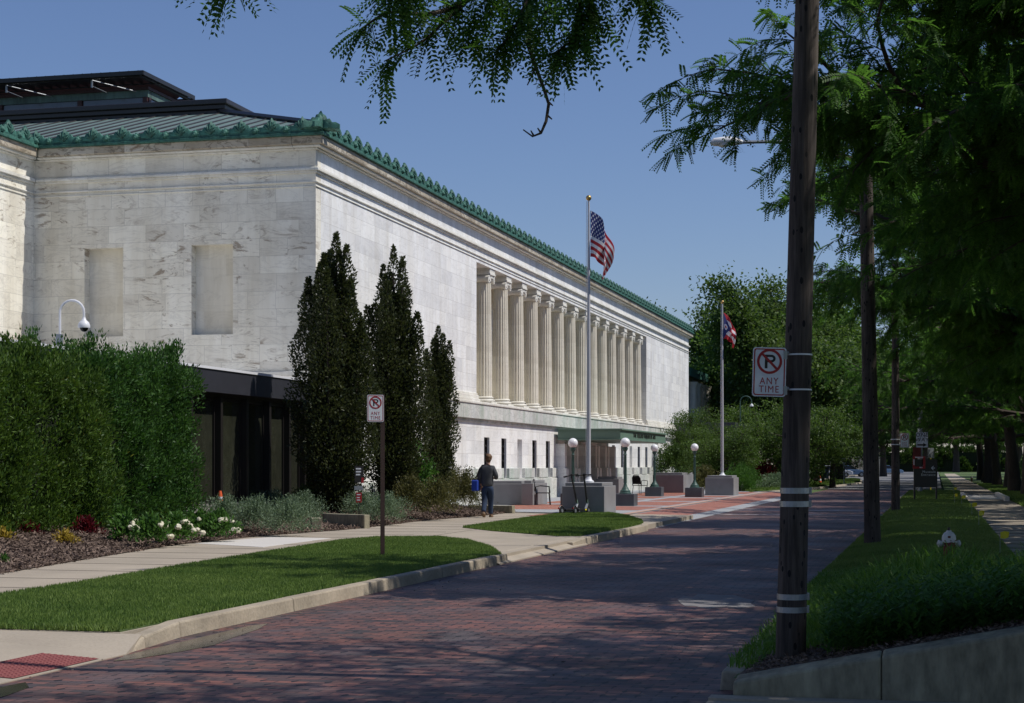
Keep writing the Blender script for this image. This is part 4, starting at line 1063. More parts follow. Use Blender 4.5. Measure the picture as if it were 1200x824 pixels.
wdA, VA = locust_parts(11, gap=.07, reach=8.2, ll=.066, lw=.027, pairs=9, per=2, low=3.1)
wdB, VB = locust_parts(23, gap=.115, reach=7.2, ll=.085, lw=.036, per=2, low=3.7)
VA = VA[VA[:, :, 2].min(1) > 2.9]; VB = VB[VB[:, :, 2].min(1) > 3.2]
GR = 'honey locust trees lining the right-hand sidewalk'
tA = tree_thing('honey_locust', 'nearest spreading locust whose feathery branches hang over the utility pole at upper right', 'tree', wdA, VA, 'locust', (4.25, 23, .3), R(20), 1.0, GR)
tB = tree_thing('honey_locust', 'second locust of the right-hand row, arching low behind the nearest utility pole', 'tree', wdB, VB, 'locust', (4.4, 34, .1), R(100), 1.0, GR)
row = [(4.2, 45, 0, 1.0, 'third locust in the right-hand row, shading the fire hydrant lawn'), (4.4, 57, 1, 1.05, 'fourth locust in the right-hand row, its crown above the wayfinding board'),
       (4.6, 70, 0, 1.0, 'locust above the new pale pavement slab on the right'), (4.1, 82, 1, 1.0, 'locust with a stout dark trunk at the right picture edge, just past the pale slab'),
       (4.0, 93, 0, 1.1, 'thick-trunked forked locust right of the sidewalk, first clear trunk inside the edge'), (4.3, 109, 1, 1.05, 'locust with a paler leaning trunk on a bare dirt patch'),
       (4.0, 121, 0, 1.0, 'locust in the middle of the dark trunk row by the sidewalk'), (3.8, 134, 1, 1.1, 'locust deeper in the dark trunk row, behind the paler trunk'),
       (4.0, 150, 0, 1.1, 'locust near the far red and white hydrant'), (4.1, 170, 1, 1.15, 'last locust of the row where the sidewalk ends')]
row += [(8.4, 29, 1, 1.05, 'second-line locust filling the upper right corner behind the nearest one')]
for i, (x, y, k, s, lb) in enumerate(row):
    dup((tA, tB)[k], (x, y, .1), R(47*i+15), lb, s)
# the near tree behind the camera's right shoulder: shades the street, one spray hangs into view
wdN, VN = locust_parts(31, gap=.11, low=3.4, reach=8.2)
tN = thing('honey_locust', 'overhanging locust whose drooping spray of leaflets hangs in from the top edge', 'tree', (5.2, -.5, .2), 0, GR)
def lift(V, ox, oy, oz): return V[V[:, :, 2].min(1)+oz > np.maximum(3.4, 1.55+.285*np.maximum((V[:, 0, 1]+oy)*CT-(V[:, 0, 0]+ox)*ST, 0)+.15)]
VN = lift(VN, 5.2, -.5, .2)
wdN.build('trunk', M['bark'], tN, smooth=True); npmesh('crown', VN, M['locust'], tN)
wdO, VO_ = locust_parts(37, gap=.11, low=5.2, reach=7.6); VO_ = lift(VO_, 5.6, 9.5, .2)
tO = tree_thing('honey_locust', 'tall locust right of the camera, outside the picture, shading the brick street', 'tree', wdO, VO_, 'locust', (5.6, 9.5, .2), 0, 1, GR)
# hanging sprays
rng = np.random.RandomState(3)
def PL(px, py, d): p = P(px, py-(9 if py < 90 else 0), d); return p-Vector((5.2, -.5, .2))
tw = MB(); C = []; D = []; base = Vector((0, 0, 4.0))
src = [PL(900, -330, 6.2), PL(720, -170, 6.0), PL(640, -60, 5.9)]
tw.tube([base, base.lerp(src[0], .5)+Vector((0, 0, .5)), src[0], src[1], src[2]], [.12, .09, .05, .03, .018], 7)
def twig(pts, r0, r1, n_f=0, dens=.035, t0=0):
    pts = [Vector(p) for p in pts]
    # smooth
    q = []
    for i in range(len(pts)-1):
        for k in range(4):
            t = k/4; a = pts[max(i-1, 0)]; b_ = pts[i]; c_ = pts[i+1]; e = pts[min(i+2, len(pts)-1)]
            q.append(.5*((2*b_)+(c_-a)*t+(2*a-5*b_+4*c_-e)*t*t+(3*b_-a-3*c_+e)*t**3))
    q.append(pts[-1]); tw.tube(q, list(np.linspace(r0, r1, len(q))), 5)
    tot = sum((q[i+1]-q[i]).length for i in range(len(q)-1)); m = int(tot/dens)
    for k in range(int(m*t0), m+1):
        p, d = at_t(q, min(1, k/m)); C.append(tuple(p)); D.append(tuple(d))
S = lambda L_: [PL(*a) for a in L_]
twig(S([(640, -60, 5.9), (600, -29, 5.6), (545, 11, 5.5), (500, 26, 5.4), (455, 24, 5.4), (420, 46, 5.4)]), .014, .003)
twig(S([(545, 11, 5.5), (520, 36, 5.4), (490, 61, 5.35), (450, 81, 5.3)]), .006, .002)
twig(S([(600, -29, 5.6), (590, 6, 5.6), (560, 36, 5.5), (545, 61, 5.5)]), .006, .002)
twig(S([(640, -60, 5.9), (625, -19, 5.5), (615, 16, 5.4), (600, 46, 5.4), (580, 71, 5.4)]), .01, .002)
twig(S([(640, -60, 5.9), (660, -24, 5.3), (680, 16, 5.3), (675, 51, 5.3), (650, 71, 5.3)]), .008, .002)
twig(S([(700, -50, 5.6), (730, -24, 5.2), (750, -4, 5.2), (765, 11, 5.2)]), .008, .002)
twig(S([(700, -50, 5.6), (705, -24, 5.3), (690, 6, 5.3), (700, 36, 5.3)]), .006, .002)
twig(S([(640, -60, 5.9), (500, -30, 5.4), (480, -14, 5.2), (460, -4, 5.2)]), .008, .002)
twig(S([(560, -30, 5.6), (530, -24, 5.5), (580, -4, 5.4), (560, 16, 5.4)]), .006, .002)
twig(S([(640, -20, 5.6), (650, 1, 5.5), (635, 31, 5.5), (620, 56, 5.5)]), .006, .002)
twig(S([(640, -60, 5.9), (420, -60, 5.3), (330, -25, 5.1), (290, -22, 5.0), (262, -18, 5.0)]), .008, .002, t0=.75)
cen = np.array(C); dr = np.array(D)
tw.tube(S([(616, -10, 5.5), (622, 30, 5.45), (618, 60, 5.4), (628, 88, 5.4), (638, 106, 5.4), (643, 122, 5.4), (640, 142, 5.38), (634, 156, 5.36), (624, 160, 5.35), (613, 152, 5.34)]), [.009, .008, .007, .007, .006, .0055, .005, .004, .003, .002], 6)
for a, e in (((628, 88), (618, 100)), ((638, 106), (645, 110)), ((643, 120), (648, 124)), ((641, 135), (647, 140)), ((634, 156), (630, 150)), ((626, 160), (622, 153))):
    tw.tube([PL(*a, 5.4), PL(*e, 5.4)], [.004, .002], 5)
tw.build('hanging_branch', M['bark'], tN, smooth=True)
n = len(cen)
cc = np.repeat(cen, 4, axis=0); dd = np.repeat(dr, 4, axis=0)
f = nrm(dd*.5+rng.normal(size=cc.shape)*.75+np.array([[0, 0, -.5]]))
V = fronds(cc, f, rng.uniform(.09, .16, len(cc)), 10, .023, .0095, rng, .25)
npmesh('hanging_leaves', V, M['locust'], tN)
# background trees
wm, Vm = broad_parts(5, 14, 6.2, 2.2, 120000, .30)
wl, Vl = broad_parts(9, 12, 5.5, 2.0, 80000, .28)
big = tree_thing('maple_tree', 'tall rounded dark green tree rising behind the right end of the white building', 'tree', wm, Vm, 'maple', (-11.6, 131, 0), 0, 1.0)
big['group'] = 'broadleaf trees in the background'
lt = tree_thing('maple_tree', 'lighter green tree between the two nearest utility poles, beyond the brick street', 'tree', wl, Vl, 'locust_light', (-9.0, 165, 0), 1, 1.35, 'broadleaf trees in the background')
bt = [(big, -9.8, 148, 1.0, 'dark leafy tree just beyond the layered small trees'), (lt, -14.5, 140, 1.15, 'lighter tree beside the tall dark one at the building corner'), (big, -19, 160, 1.0, 'dark tree behind the tall tree at the building corner'), (big, 14, 62, .8, 'dense tree behind the right-hand locust row near the picture edge'), (big, 15, 84, .85, 'dense background tree right of the new pavement slab'),
      (big, 13.5, 108, .85, 'background tree behind the paler leaning trunk'), (big, 14, 134, .9, 'background tree behind the dark trunk row'), (big, 13, 165, 1, 'background tree at the far end of the sidewalk row'),
      (lt, -15, 200, 1.15, 'yellowish green tree above the parked cars'), (big, -7, 235, 1.05, 'round tree behind the parked cars at the far lawn'), (lt, 6.5, 200, 1.1, 'light tree at the far right of the asphalt street'),
      (big, 12, 215, 1.2, 'dark tree closing the right side of the street'), (big, -26, 230, 1.2, 'distant tree far left of the cars'), (lt, -2, 300, 1.4, 'distant light tree closing the end of the street'),
      (big, -20, 310, 1.4, 'distant dark tree left of the street end'), (big, 14, 310, 1.5, 'distant dark tree right of the street end'), (big, -40, 300, 1.5, 'distant dark tree beyond the annex'), (big, 4, 380, 1.6, 'farthest dark tree on the street axis'), (big, -34, 170, 1.1, 'tree behind the annex roof'),
      (lt, 20, 260, 1.5, 'far tree behind the right-hand row'), (big, 24, 150, 1.1, 'tall tree in the yard right of the row'), (big, 24, 100, 1.0, 'tree in the yard right of the sidewalk')]
for i, (src_, x, y, s, lb) in enumerate(bt): dup(src_, (x, y, 0), R(67*i), lb, s)
# small layered trees by the far flagpole
ws, Vs = broad_parts(15, 5.6, 3.0, 1.4, 20000, .13, flat=.4)
s1 = tree_thing('small_tree', 'wide layered small tree right of the far flagpole', 'tree', ws, Vs, 'maple_light', (-8.9, 112, 0), 0, 1.2, 'small ornamental trees past the plaza')
dup(s1, (-6.9, 118, 0), 2.1, 'layered small tree just left of the nearest utility pole', 1.15)
dup(s1, (-11.7, 119, 0), 4.1, 'layered small tree behind the far flagpole', 1.25)
dup(s1, (-12.2, 100, .1), 1.1, 'slender young tree with sparse leaves at the end of the building', (.72, .72, .8))
dup(s1, (-14.2, 103, .1), 3.1, 'sparse young tree against the right end of the marble wall', (.55, .55, 1.05))
# columnar hornbeams
def columnar(seed, h, r, n):
    rng = np.random.RandomState(seed); wd = MB(); pts = []; ds = []
    wd.tube([(0, 0, -.1), (0, 0, h*.5), (0, 0, h*.9)], [.11, .06, .02], 8)
    heads = [(0, 0, h), (r*.3, -.1, h*.955), (-r*.33, .1, h*.93)]
    for i_, a in enumerate(np.linspace(0, 12.56, 17)[:-1]):
        q_ = rng.uniform(.15, .42) if i_ % 2 else rng.uniform(.5, .78)
        heads.append((q_*r*math.cos(a), q_*r*math.sin(a), h*(rng.uniform(.80, .95) if q_ < .45 else rng.uniform(.66, .93))))
    per = n//len(heads)
    for hx, hy, hz in heads:
        wd.tube([(0, 0, .3), (hx*.7, hy*.7, hz*.4), (hx, hy, hz*.97)], [.04, .03, .006], 5)
        t = rng.uniform(0, 1, per)**.85; zz = .12+t*(hz-.12)
        cx = hx*np.minimum(1, t*1.8+.3); cy = hy*np.minimum(1, t*1.8+.3)
        rr = r*.50*np.clip(1.32-t**2.4*1.28, .07, 1)*np.clip(.45+t*3, 0, 1)*(1+.22*np.sin(zz*5+hx*9)); a = rng.uniform(0, 2*np.pi, per); q = rr*rng.uniform(.2, 1, per)**.5
        pts.append(np.stack([cx+q*np.cos(a), cy+q*np.sin(a), zz], 1)); ds.append(nrm(np.stack([np.cos(a)*.6, np.sin(a)*.6, np.full(per, .75)], 1)+rng.normal(size=(per, 3))*.45))
    c = np.concatenate(pts); d = nrm(np.concatenate(ds)); m = len(c); s = nrm(np.cross(d, nrm(rng.normal(size=(m, 3)))))
    return wd, leaves(c, d, s, rng.uniform(.06, .11, m), rng.uniform(.035, .06, m))
for i, (px, d, h, r, lb) in enumerate([(394, 43.2, 7.1, 1.04, 'broad columnar dark tree, leftmost of the three, at the corner of the marble building'), (461, 48, 7.4, 1.0, 'tallest columnar dark tree, in the middle of the three'), (513.5, 55, 5.7, .62, 'smallest columnar tree, nearest the walking man')]):
    p = P(px, 560, d); wd_, V_ = columnar(40+i, h, r, (60000, 56000, 32000)[i])
    tree_thing('columnar_tree', lb, 'tree', wd_, V_, 'hornbeam', (p.x, p.y, .3), 0, 1, 'columnar trees before the marble wall')
# hedge of arborvitae
def hedge(name, label, x0, x1, y0, y1, z0, z1, n, mat, ls=.09, group=None, amp=.34):
    rng = np.random.RandomState(n % 97); o = thing(name, label, 'hedge', ((x0+x1)/2, (y0+y1)/2, z0), group=group); O = ((x0+x1)/2, (y0+y1)/2, z0)
    MB().box(x0+.55, x1-.55, y0+.55, y1-.55, z0-.1, z1-.6).build('hedge_shade_core', M['core'], o, O)  # added dark box: shade inside the hedge put into its colour
    hx, hy, hz = (x1-x0)/2, (y1-y0)/2, z1-z0
    aF, aS, aT = 2*hy*hz, 2*hx*hz, 4*hx*hy; tot = 2*aF+2*aS+aT
    u = rng.uniform(0, 1, n); a, b_ = rng.uniform(-1, 1, n), rng.uniform(0, 1, n); P_ = np.zeros((n, 3)); Nn = np.zeros((n, 3))
    k1 = u < aF/tot; k2 = (u >= aF/tot) & (u < 2*aF/tot); k3 = (u >= 2*aF/tot) & (u < (2*aF+aS)/tot); k4 = (u >= (2*aF+aS)/tot) & (u < (2*aF+2*aS)/tot); k5 = u >= (2*aF+2*aS)/tot
    for k, ax, sg in ((k1, 0, 1), (k2, 0, -1), (k3, 1, -1), (k4, 1, 1)):
        P_[k, ax] = sg*(hx, hy)[ax]; P_[k, 1-ax] = a[k]*(hy, hx)[ax]; P_[k, 2] = b_[k]*hz; Nn[k, ax] = sg
    P_[k5, 0] = a[k5]*hx; P_[k5, 1] = (b_[k5]*2-1)*hy; P_[k5, 2] = hz; Nn[k5, 2] = 1
    # sprays: every leaf is drawn towards its spray centre, sprays stand out by different amounts
    m = max(40, n//75); ci = rng.randint(0, m, n); cen = P_[:m].copy(); cn = Nn[:m].copy()
    big_ = np.sin(cen[:, 1]*1.7+cen[:, 2]*1.3)*.5+np.sin(cen[:, 1]*3.7-cen[:, 2]*2.1+cen[:, 0]*2)*.5
    outw = amp*(big_*.7+rng.uniform(-1.2, .8, m)); cen += cn*outw[:, None]
    sr = (2.2 if ls > .2 else 1)*rng.uniform(.05, .14, m)
    w_ = np.clip(rng.normal(size=(n, 3)), -1.7, 1.5)*np.array([[.9, .9, 1.15]])*sr[ci][:, None]
    P_ = cen[ci]+w_; Nn = cn[ci]
    ed = np.clip((P_[:, 2]-(hz-.7))/.7, 0, 1)[:, None]; P_[:, :2] *= 1-.07*ed
    out = P_; d = nrm(Nn*.5+np.array([[0, 0, .75]])+w_/sr[ci][:, None]*.25+rng.normal(size=(n, 3))*.35); s = nrm(np.cross(d, Nn+rng.normal(size=(n, 3))*.6))
    npmesh('foliage', leaves(out, d, s, rng.uniform(.6, 1.3, n)*ls, rng.uniform(.3, .5, n)*ls), M[mat], o)
    return o
hedge('arborvitae_hedge', 'tall yellow-tipped evergreen hedge filling the left picture edge', -17.0, -15.35, 21.5, 29.6, .3, 3.28, 170000, 'hedge_y', .085)
hedge('arborvitae_hedge', 'tall deeper green evergreen hedge block ending beside the dark glass pavilion', -16.9, -15.5, 29.2, 33.9, .3, 3.54, 125000, 'hedge', .085)
hedge('clipped_hedge', 'long dark clipped hedge behind the right-hand tree trunks', 9.5, 11.5, 60, 200, 0, 2.6, 60000, 'yew', .3)
hedge('clipped_hedge', 'distant dark hedge closing the far lawn', -14, 16, 398, 402, 0, 5, 20000, 'yew', .7)
hedge('clipped_hedge', 'small bright green clipped hedge right of the farther granite flagpole block', -11.6, -10.2, 96, 99.5, .1, 1.15, 14000, 'leafy', .09)
# ------------------------------------------------------------ shrubs
def shrub_V(rng, rx, ry, h, n, ls, asp=.5, upb=.3):
    a = rng.uniform(0, 2*np.pi, n); t = rng.uniform(0, 1, n)**.6; q = rng.uniform(.45, 1, n)
    lump = 1+.16*np.sin(a*3+t*4)+.1*np.sin(a*7-t*9)
    ph = t*np.pi/2; c = np.stack([rx*np.cos(a)*np.cos(ph*.98)*q*lump, ry*np.sin(a)*np.cos(ph*.98)*q*lump, .04+h*np.sin(ph)*q*lump], 1)
    d = nrm(c/np.array([[rx, ry, h]])+np.array([[0, 0, upb]])+rng.normal(size=(n, 3))*.6); s = nrm(np.cross(d, nrm(rng.normal(size=(n, 3)))))
    return leaves(c, d, s, rng.uniform(.6, 1.3, n)*ls, rng.uniform(.6, 1.2, n)*ls*asp)
def shrub(name, label, px, py, rx, h, n, ls, mat, z=.28, group=None, asp=.5, blooms=0, spikes=0, xy=None, cat='shrub', spikemat='catmint', bloomr=.07):
    x, y = xy or G(px, py, z); rng = np.random.RandomState(int(abs(px*7+py*13)) % 9999)
    o = thing(name, label, cat, (x, y, z-.03), group=group)
    npmesh('foliage', shrub_V(rng, rx, rx, h, n, ls, asp), M[mat], o)
    if spikes:
        b = []; 
        for i in range(spikes):
            a = rng.uniform(0, 6.28); q = rx*rng.uniform(.1, 1.0); m = 16; t = np.linspace(0, 1, m); zz = h*(1-.5*(q/rx)**2)*rng.uniform(.75, 1.0)
            ln = rng.uniform(.12, .26); c = np.stack([q*np.cos(a)*(1+.25*t), q*np.sin(a)*(1+.25*t), zz+ln*t], 1)
            d = nrm(rng.normal(size=(m, 3))); b.append(leaves(c, d, nrm(np.cross(d, rng.normal(size=(m, 3)))), np.full(m, .03), np.full(m, .016)))
        npmesh('flower_spikes', np.concatenate(b), M[spikemat], o)
    for i in range(blooms):
        a = rng.uniform(-1.9, .9); t = rng.uniform(.25, 1.1); br = bloomr*rng.uniform(.75, 1.2)
        mb = MB(); mb.ball((rx*math.cos(a)*math.cos(t), rx*math.sin(a)*math.cos(t), h*math.sin(t)*1.02), br, 12, 8, (1, 1, .8))
        mb.v = [tuple(np.array(v)+rng.uniform(-.010, .010, 3)) for v in mb.v]
        mb.build('flower_head', M['bloom'], o)
    return o
CAT = [(262, 621, 'catmint clump at the left end of the grey-green drift, beside the hydrangeas'), (300, 622, 'catmint clump at the front of the drift before the pavilion glass'), (338, 624, 'catmint clump just left of the low wall end block'),
       (282, 607, 'catmint clump behind the front ones, near the garden spotlight'), (320, 606, 'catmint clump in the middle of the drift'), (356, 612, 'catmint clump touching the low concrete wall from behind'), (345, 599, 'catmint clump at the back below the first columnar tree'),
       (395, 606, 'catmint clump right behind the low concrete wall'), (425, 609, 'catmint clump around the small red garden sign'), (452, 612, 'catmint clump at the right end of the drift'), (410, 598, 'catmint clump under the first columnar tree')]
for px, py, lb in CAT: shrub('catmint', lb, px, py, .62, .60, 5200, .055, 'catmint', group='catmint clumps in the bed', asp=.35, spikes=60, z=.2)
HY = [(148, 634, 5, 'hydrangea at the left end of the white flowering row'), (178, 637, 4, 'low hydrangea in front of the green hedge block'), (206, 634, 6, 'hydrangea with the most cream heads in the row'), (232, 630, 4, 'hydrangea with tall stems near the hedge end'), (258, 630, 4, 'hydrangea at the right end, next to the catmint')]
for px, py, nb_, lb in HY: shrub('hydrangea', lb, px, py, .36, .42, 1100, .085, 'leafy', group='cream hydrangeas before the hedge', asp=.55, blooms=nb_+2, z=.2, bloomr=.052)
shrub('coleus', 'dark red leafy plant nearer the left picture edge', 30, 638, .30, .34, 900, .08, 'redleaf', z=.17, group='red foliage plants', cat='plant')
shrub('coleus', 'dark red leafy plant below the middle of the hedge', 101, 634, .30, .36, 900, .08, 'redleaf', z=.17, group='red foliage plants', cat='plant')
shrub('coleus', 'yellow variegated plant between the two dark red ones', 76, 642, .24, .24, 700, .06, 'yellowleaf', z=.16, group='yellow foliage plants', cat='plant')
shrub('coleus', 'yellow variegated plant cut by the left picture edge', 3, 645, .24, .3, 700, .06, 'yellowleaf', z=.16, group='yellow foliage plants', cat='plant')
shrub('astilbe', 'reddish spiky plant at the hedge foot behind the left red plant', 36, 622, .25, .45, 500, .06, 'hedge', z=.3, spikes=26, spikemat='redleaf', cat='plant', group='reddish spiky plants')
shrub('astilbe', 'reddish spiky plant at the hedge foot behind the right red plant', 112, 618, .25, .45, 500, .06, 'hedge', z=.3, spikes=26, spikemat='redleaf', cat='plant', group='reddish spiky plants')
shrub('weed', 'small bright weed at the lower left lawn edge by the mulch', 5, 662, .1, .12, 120, .05, 'leafy', z=.14, cat='plant')
RO = [(482, 601, .62, .85, 'rose bush right of the brown sign post'), (512, 602, .62, .8, 'rose bush below the smallest columnar tree'), (545, 598, .75, 1.0, 'reddish rose bush behind the walking man'), (530, 588, .7, 1.05, 'rose bush at the back of the bed near the marble wall'), (465, 590, .6, .7, 'rose bush partly behind the brown sign post'), (378, 592, .6, .75, 'rose bush behind the catmint, under the first columnar tree')]
for px, py, r_, h_, lb in RO: shrub('rose_bush', lb, px, py, r_, h_, 5200, .06, 'rose', group='rose bushes in the bed', z=.3)
shrub('leafy_shrub', 'large bright leafy shrub left of the walking man against the marble wall', 548, 583, .80, 1.6, 3800, .14, 'leafy', z=.35, asp=.75, xy=(-15.3, 49.0))
shrub('dark_shrub', 'dark low evergreen at the pavilion corner under the first columnar tree', 362, 600, .55, .6, 4000, .06, 'yew', z=.35)
shrub('bush', 'rounded green bush growing in the farthest granite planter', 795, 560, 1.25, 1.35, 7000, .12, 'yew', z=1.05, xy=(-13.4, 89))
shrub('bush', 'brownish green bush between the last planter and the farther flagpole', 830, 575, 1.2, 1.2, 6000, .11, 'rose', z=.1, xy=(-12.6, 94.5))
shrub('bush', 'low brownish bush behind the fourth globe lamp', 815, 575, 1.0, .9, 5000, .11, 'rose', z=.1, xy=(-13.9, 96))
shrub('catmint', 'grey-green clump far beyond the second flagpole', 885, 565, 1.5, .8, 5000, .11, 'catmint', z=.1, xy=(-9.6, 106), group='catmint clumps in the bed')
shrub('bush', 'purple-leaved bush among the far trees right of the second flagpole', 875, 555, 1.0, 1.5, 4000, .14, 'redleaf', z=.1, xy=(-11.0, 112))
shrub('bush', 'dark green bush beneath the layered trees', 905, 555, 1.6, 1.6, 6000, .14, 'yew', z=0, xy=(-10.2, 124))
shrub('bush', 'dark rounded bush under the tall tree', 925, 555, 1.8, 1.8, 6000, .14, 'yew', z=0, xy=(-13, 124))
# ------------------------------------------------------------ poles
def upole(label, px, py, z, r0, r1, h, leanpx=0, k=16):
    d = (H-z)*F/(py-545); p = P(px, py, d)
    o = thing('utility_pole', label, 'utility pole', (p.x, p.y, z-.05), group='wooden utility poles on the right verge')
    top = Vector((CT, ST, 0))*leanpx
    pts = [top*t*h+Vector((0, 0, h*t)) for t in np.linspace(0, 1, 14)]
    rr = [r0+(r1-r0)*t+random.uniform(-.001, .001) for t in np.linspace(0, 1, 14)]
    rr[0] *= 1.04
    MB().tube(pts, rr, k).build('pole', M['wood'], o, smooth=True)
    return o, d, top
p1, d1, tp1 = upole('nearest thick wooden utility pole, rising beside the tall grass', 926, 777, .15, .104, .058, 11, .0255, 24)
def at_z(top, z0, z): return top*(z-z0)
def strap(name, parent, top, zc, r, hw, mat, z0=.10):
    c = at_z(top, z0, zc); b = MB()
    b.lathe([(r, -hw), (r+.004, -hw), (r+.004, hw), (r, hw)], 24, (c.x, c.y, zc-z0), cap=False); return b.build(name, M[mat], parent, smooth=False)
for py in (575, 590.5, 699, 714):
    z = H+(545-py)/F*d1; r = .104-(.046)*(z-.1)/11+.001
    s_ = strap('metal_band', p1, tp1, z, r, .020, 'steel')
    if 1:
        c = at_z(tp1, .1, z)+Vector((CT, ST, 0))*(r+.008); MB().box(c.x-.012, c.x+.012, c.y-.02, c.y+.02, z-.1-.024, z-.1+.024).build('buckle', M['steel'], s_)
for py in (416, 457):
    z = H+(545-py)/F*d1; r = .104-(.046)*(z-.1)/11+.001
    strap('sign_strap', p1, tp1, z, r, .0055, 'white')
p2, d2, tp2 = upole('second utility pole, standing on the shaded lawn left of the fire hydrant', 1022.5, 635, .22, .14, .105, 8.3, -.018)
p3, d3, tp3 = upole('third utility pole, smaller, at the brick street edge with white straps and a no-parking sign', 1049.5, 597, .22, .13, .09, 7.5, -.001)
p5 = thing('utility_pole', 'pale weathered pole behind the ONE WAY sign', 'utility pole', (-.85, 91, .1), group='wooden utility poles on the right verge')
MB().lathe([(.13, 0), (.12, 4.8)], 12).build('pole', M['steel'], p5, smooth=True)
# second pole's street lamp arm
b = MB(); q = [Vector((-CT, -ST, 0))*.12+Vector((0, 0, 6.85)), Vector((-CT, -ST, 0))*.9+Vector((0, 0, 7.0)), Vector((-CT, -ST, 0))*2.25+Vector((0, 0, 6.97))]
b.tube(q, .03, 8); arm = b.build('lamp_arm', M['steel'], p2, smooth=True)
b = MB(); e = q[-1]
b.tube([e, e+Vector((-CT, -ST, 0))*.08+Vector((0, 0, .01)), e+Vector((-CT, -ST, 0))*.25+Vector((0, 0, .02)), e+Vector((-CT, -ST, 0))*.50, e+Vector((-CT, -ST, 0))*.56+Vector((0, 0, -.02))], [.035, .06, .085, .07, .02], 10)
b.build('lamp_head', M['white'], arm, smooth=True)
MB().ball((e.x-CT*.33, e.y-ST*.33, e.z-.05), .075, 12, 6, (1.4, 1, .5)).build('lens', M['globe'], arm, smooth=True)
# ------------------------------------------------------------ signs
def rrect(w, h, r, n=5):
    pts = []
    for cx, cy, a0 in ((w/2-r, h/2-r, 0), (-w/2+r, h/2-r, 90), (-w/2+r, -h/2+r, 180), (w/2-r, -h/2+r, 270)):
        for i in range(n+1): a = R(a0+90*i/n); pts.append((cx+r*math.cos(a), cy+r*math.sin(a)))
    return pts
def flat(mb, poly, z0, z1): return mb.prism(poly, z0, z1)
def ringp(mb, outer, inner, z0, z1):
    n = len(outer); vs = [(x, y, z1) for x, y in outer]+[(x, y, z1) for x, y in inner]+[(x, y, z0) for x, y in outer]+[(x, y, z0) for x, y in inner]
    return mb.add(vs, [(i, (i+1) % n, n+(i+1) % n, n+i) for i in range(n)]+[(2*n+i, 2*n+(i+1) % n, (i+1) % n, i) for i in range(n)])
def plate_obj(parent, name, w, h, r, mat, t=.003):
    """plate in local XZ facing -Y: built in XY then rotated"""
    o = flat(MB(), rrect(w, h, r), -t, 0).build(name, M[mat], parent); o.rotation_euler = (R(90), 0, 0); return o
def no_parking(parent, w, h, loc, rz=0, tilt=0):
    pl = plate_obj(parent, 'sign_plate', w, h, w*.09, 'sign_white'); pl.location = loc; pl.rotation_euler = (R(90), tilt, rz)
    b = MB(); ringp(b, rrect(w*.93, h*.95, w*.07), rrect(w*.86, h*.905, w*.05), 0, .0012); b.build('border', M['sign_red'], pl)
    ro, ri = w*.375, w*.30; cy = h*.215; n = 36
    f = lambda r: [(r*math.cos(2*math.pi*i/n), cy+r*math.sin(2*math.pi*i/n)) for i in range(n)]
    b = MB(); ringp(b, f(ro), f(ri), 0, .0022)
    a = R(-45); dx, dy = math.cos(a), math.sin(a); t_ = w*.036; q = ri+.003*w
    b.prism([(-dx*q-dy*t_, cy-dy*q+dx*t_), (-dx*q+dy*t_, cy-dy*q-dx*t_), (dx*q+dy*t_, cy+dy*q-dx*t_), (dx*q-dy*t_, cy+dy*q+dx*t_)], .0012, .0028)
    b.build('prohibition_ring', M['sign_red'], pl)
    b = MB(); s_ = w*.048
    b.prism([(-.14*w, cy-.21*w), (-.14*w+1.7*s_, cy-.21*w), (-.14*w+1.7*s_, cy+.20*w), (-.14*w, cy+.20*w)], 0, .0010)
    ou = [(-.06*w, cy+.20*w)]+[(.06*w+.12*w*math.sin(t), cy+.085*w+.115*w*math.cos(t)) for t in np.linspace(0, math.pi, 10)]+[(-.06*w, cy-.03*w)]
    inn = [(-.06*w, cy+.13*w)]+[(.05*w+.055*w*math.sin(t), cy+.085*w+.045*w*math.cos(t)) for t in np.linspace(0, math.pi, 10)]+[(-.06*w, cy+.04*w)]
    m_ = len(ou); vs = [(x, y, .0010) for x, y in ou]+[(x, y, .0010) for x, y in inn]; b.add(vs, [(i, i+1, m_+i+1, m_+i) for i in range(m_-1)])
    b.build('letter', M['black'], pl)
    text('lettering', 'ANY', w*.29, M['sign_red'], pl, (0, -h*.19, .0008), (0, 0, 0), .0006).scale = (.85, 1, 1)
    text('lettering', 'TIME', w*.29, M['sign_red'], pl, (0, -h*.355, .0008), (0, 0, 0), .0006).scale = (.85, 1, 1)
    return pl
p = P(901.5, 436, d1-.10); sg = thing('no_parking_sign', 'large no-parking sign ANY TIME strapped to the nearest utility pole, slightly tilted', 'sign', (p.x, p.y, p.z), TH)
no_parking(sg, .235, .345, (0, 0, 0), 0, R(1.5))
for dz in (.12, -.13): MB().tube([(.09, .01, dz), (.14, .03, dz+.015)], .012, 8).box(.10, .125, -.006, .02, dz-.03, dz+.03).build('bracket', M['steel'], sg)
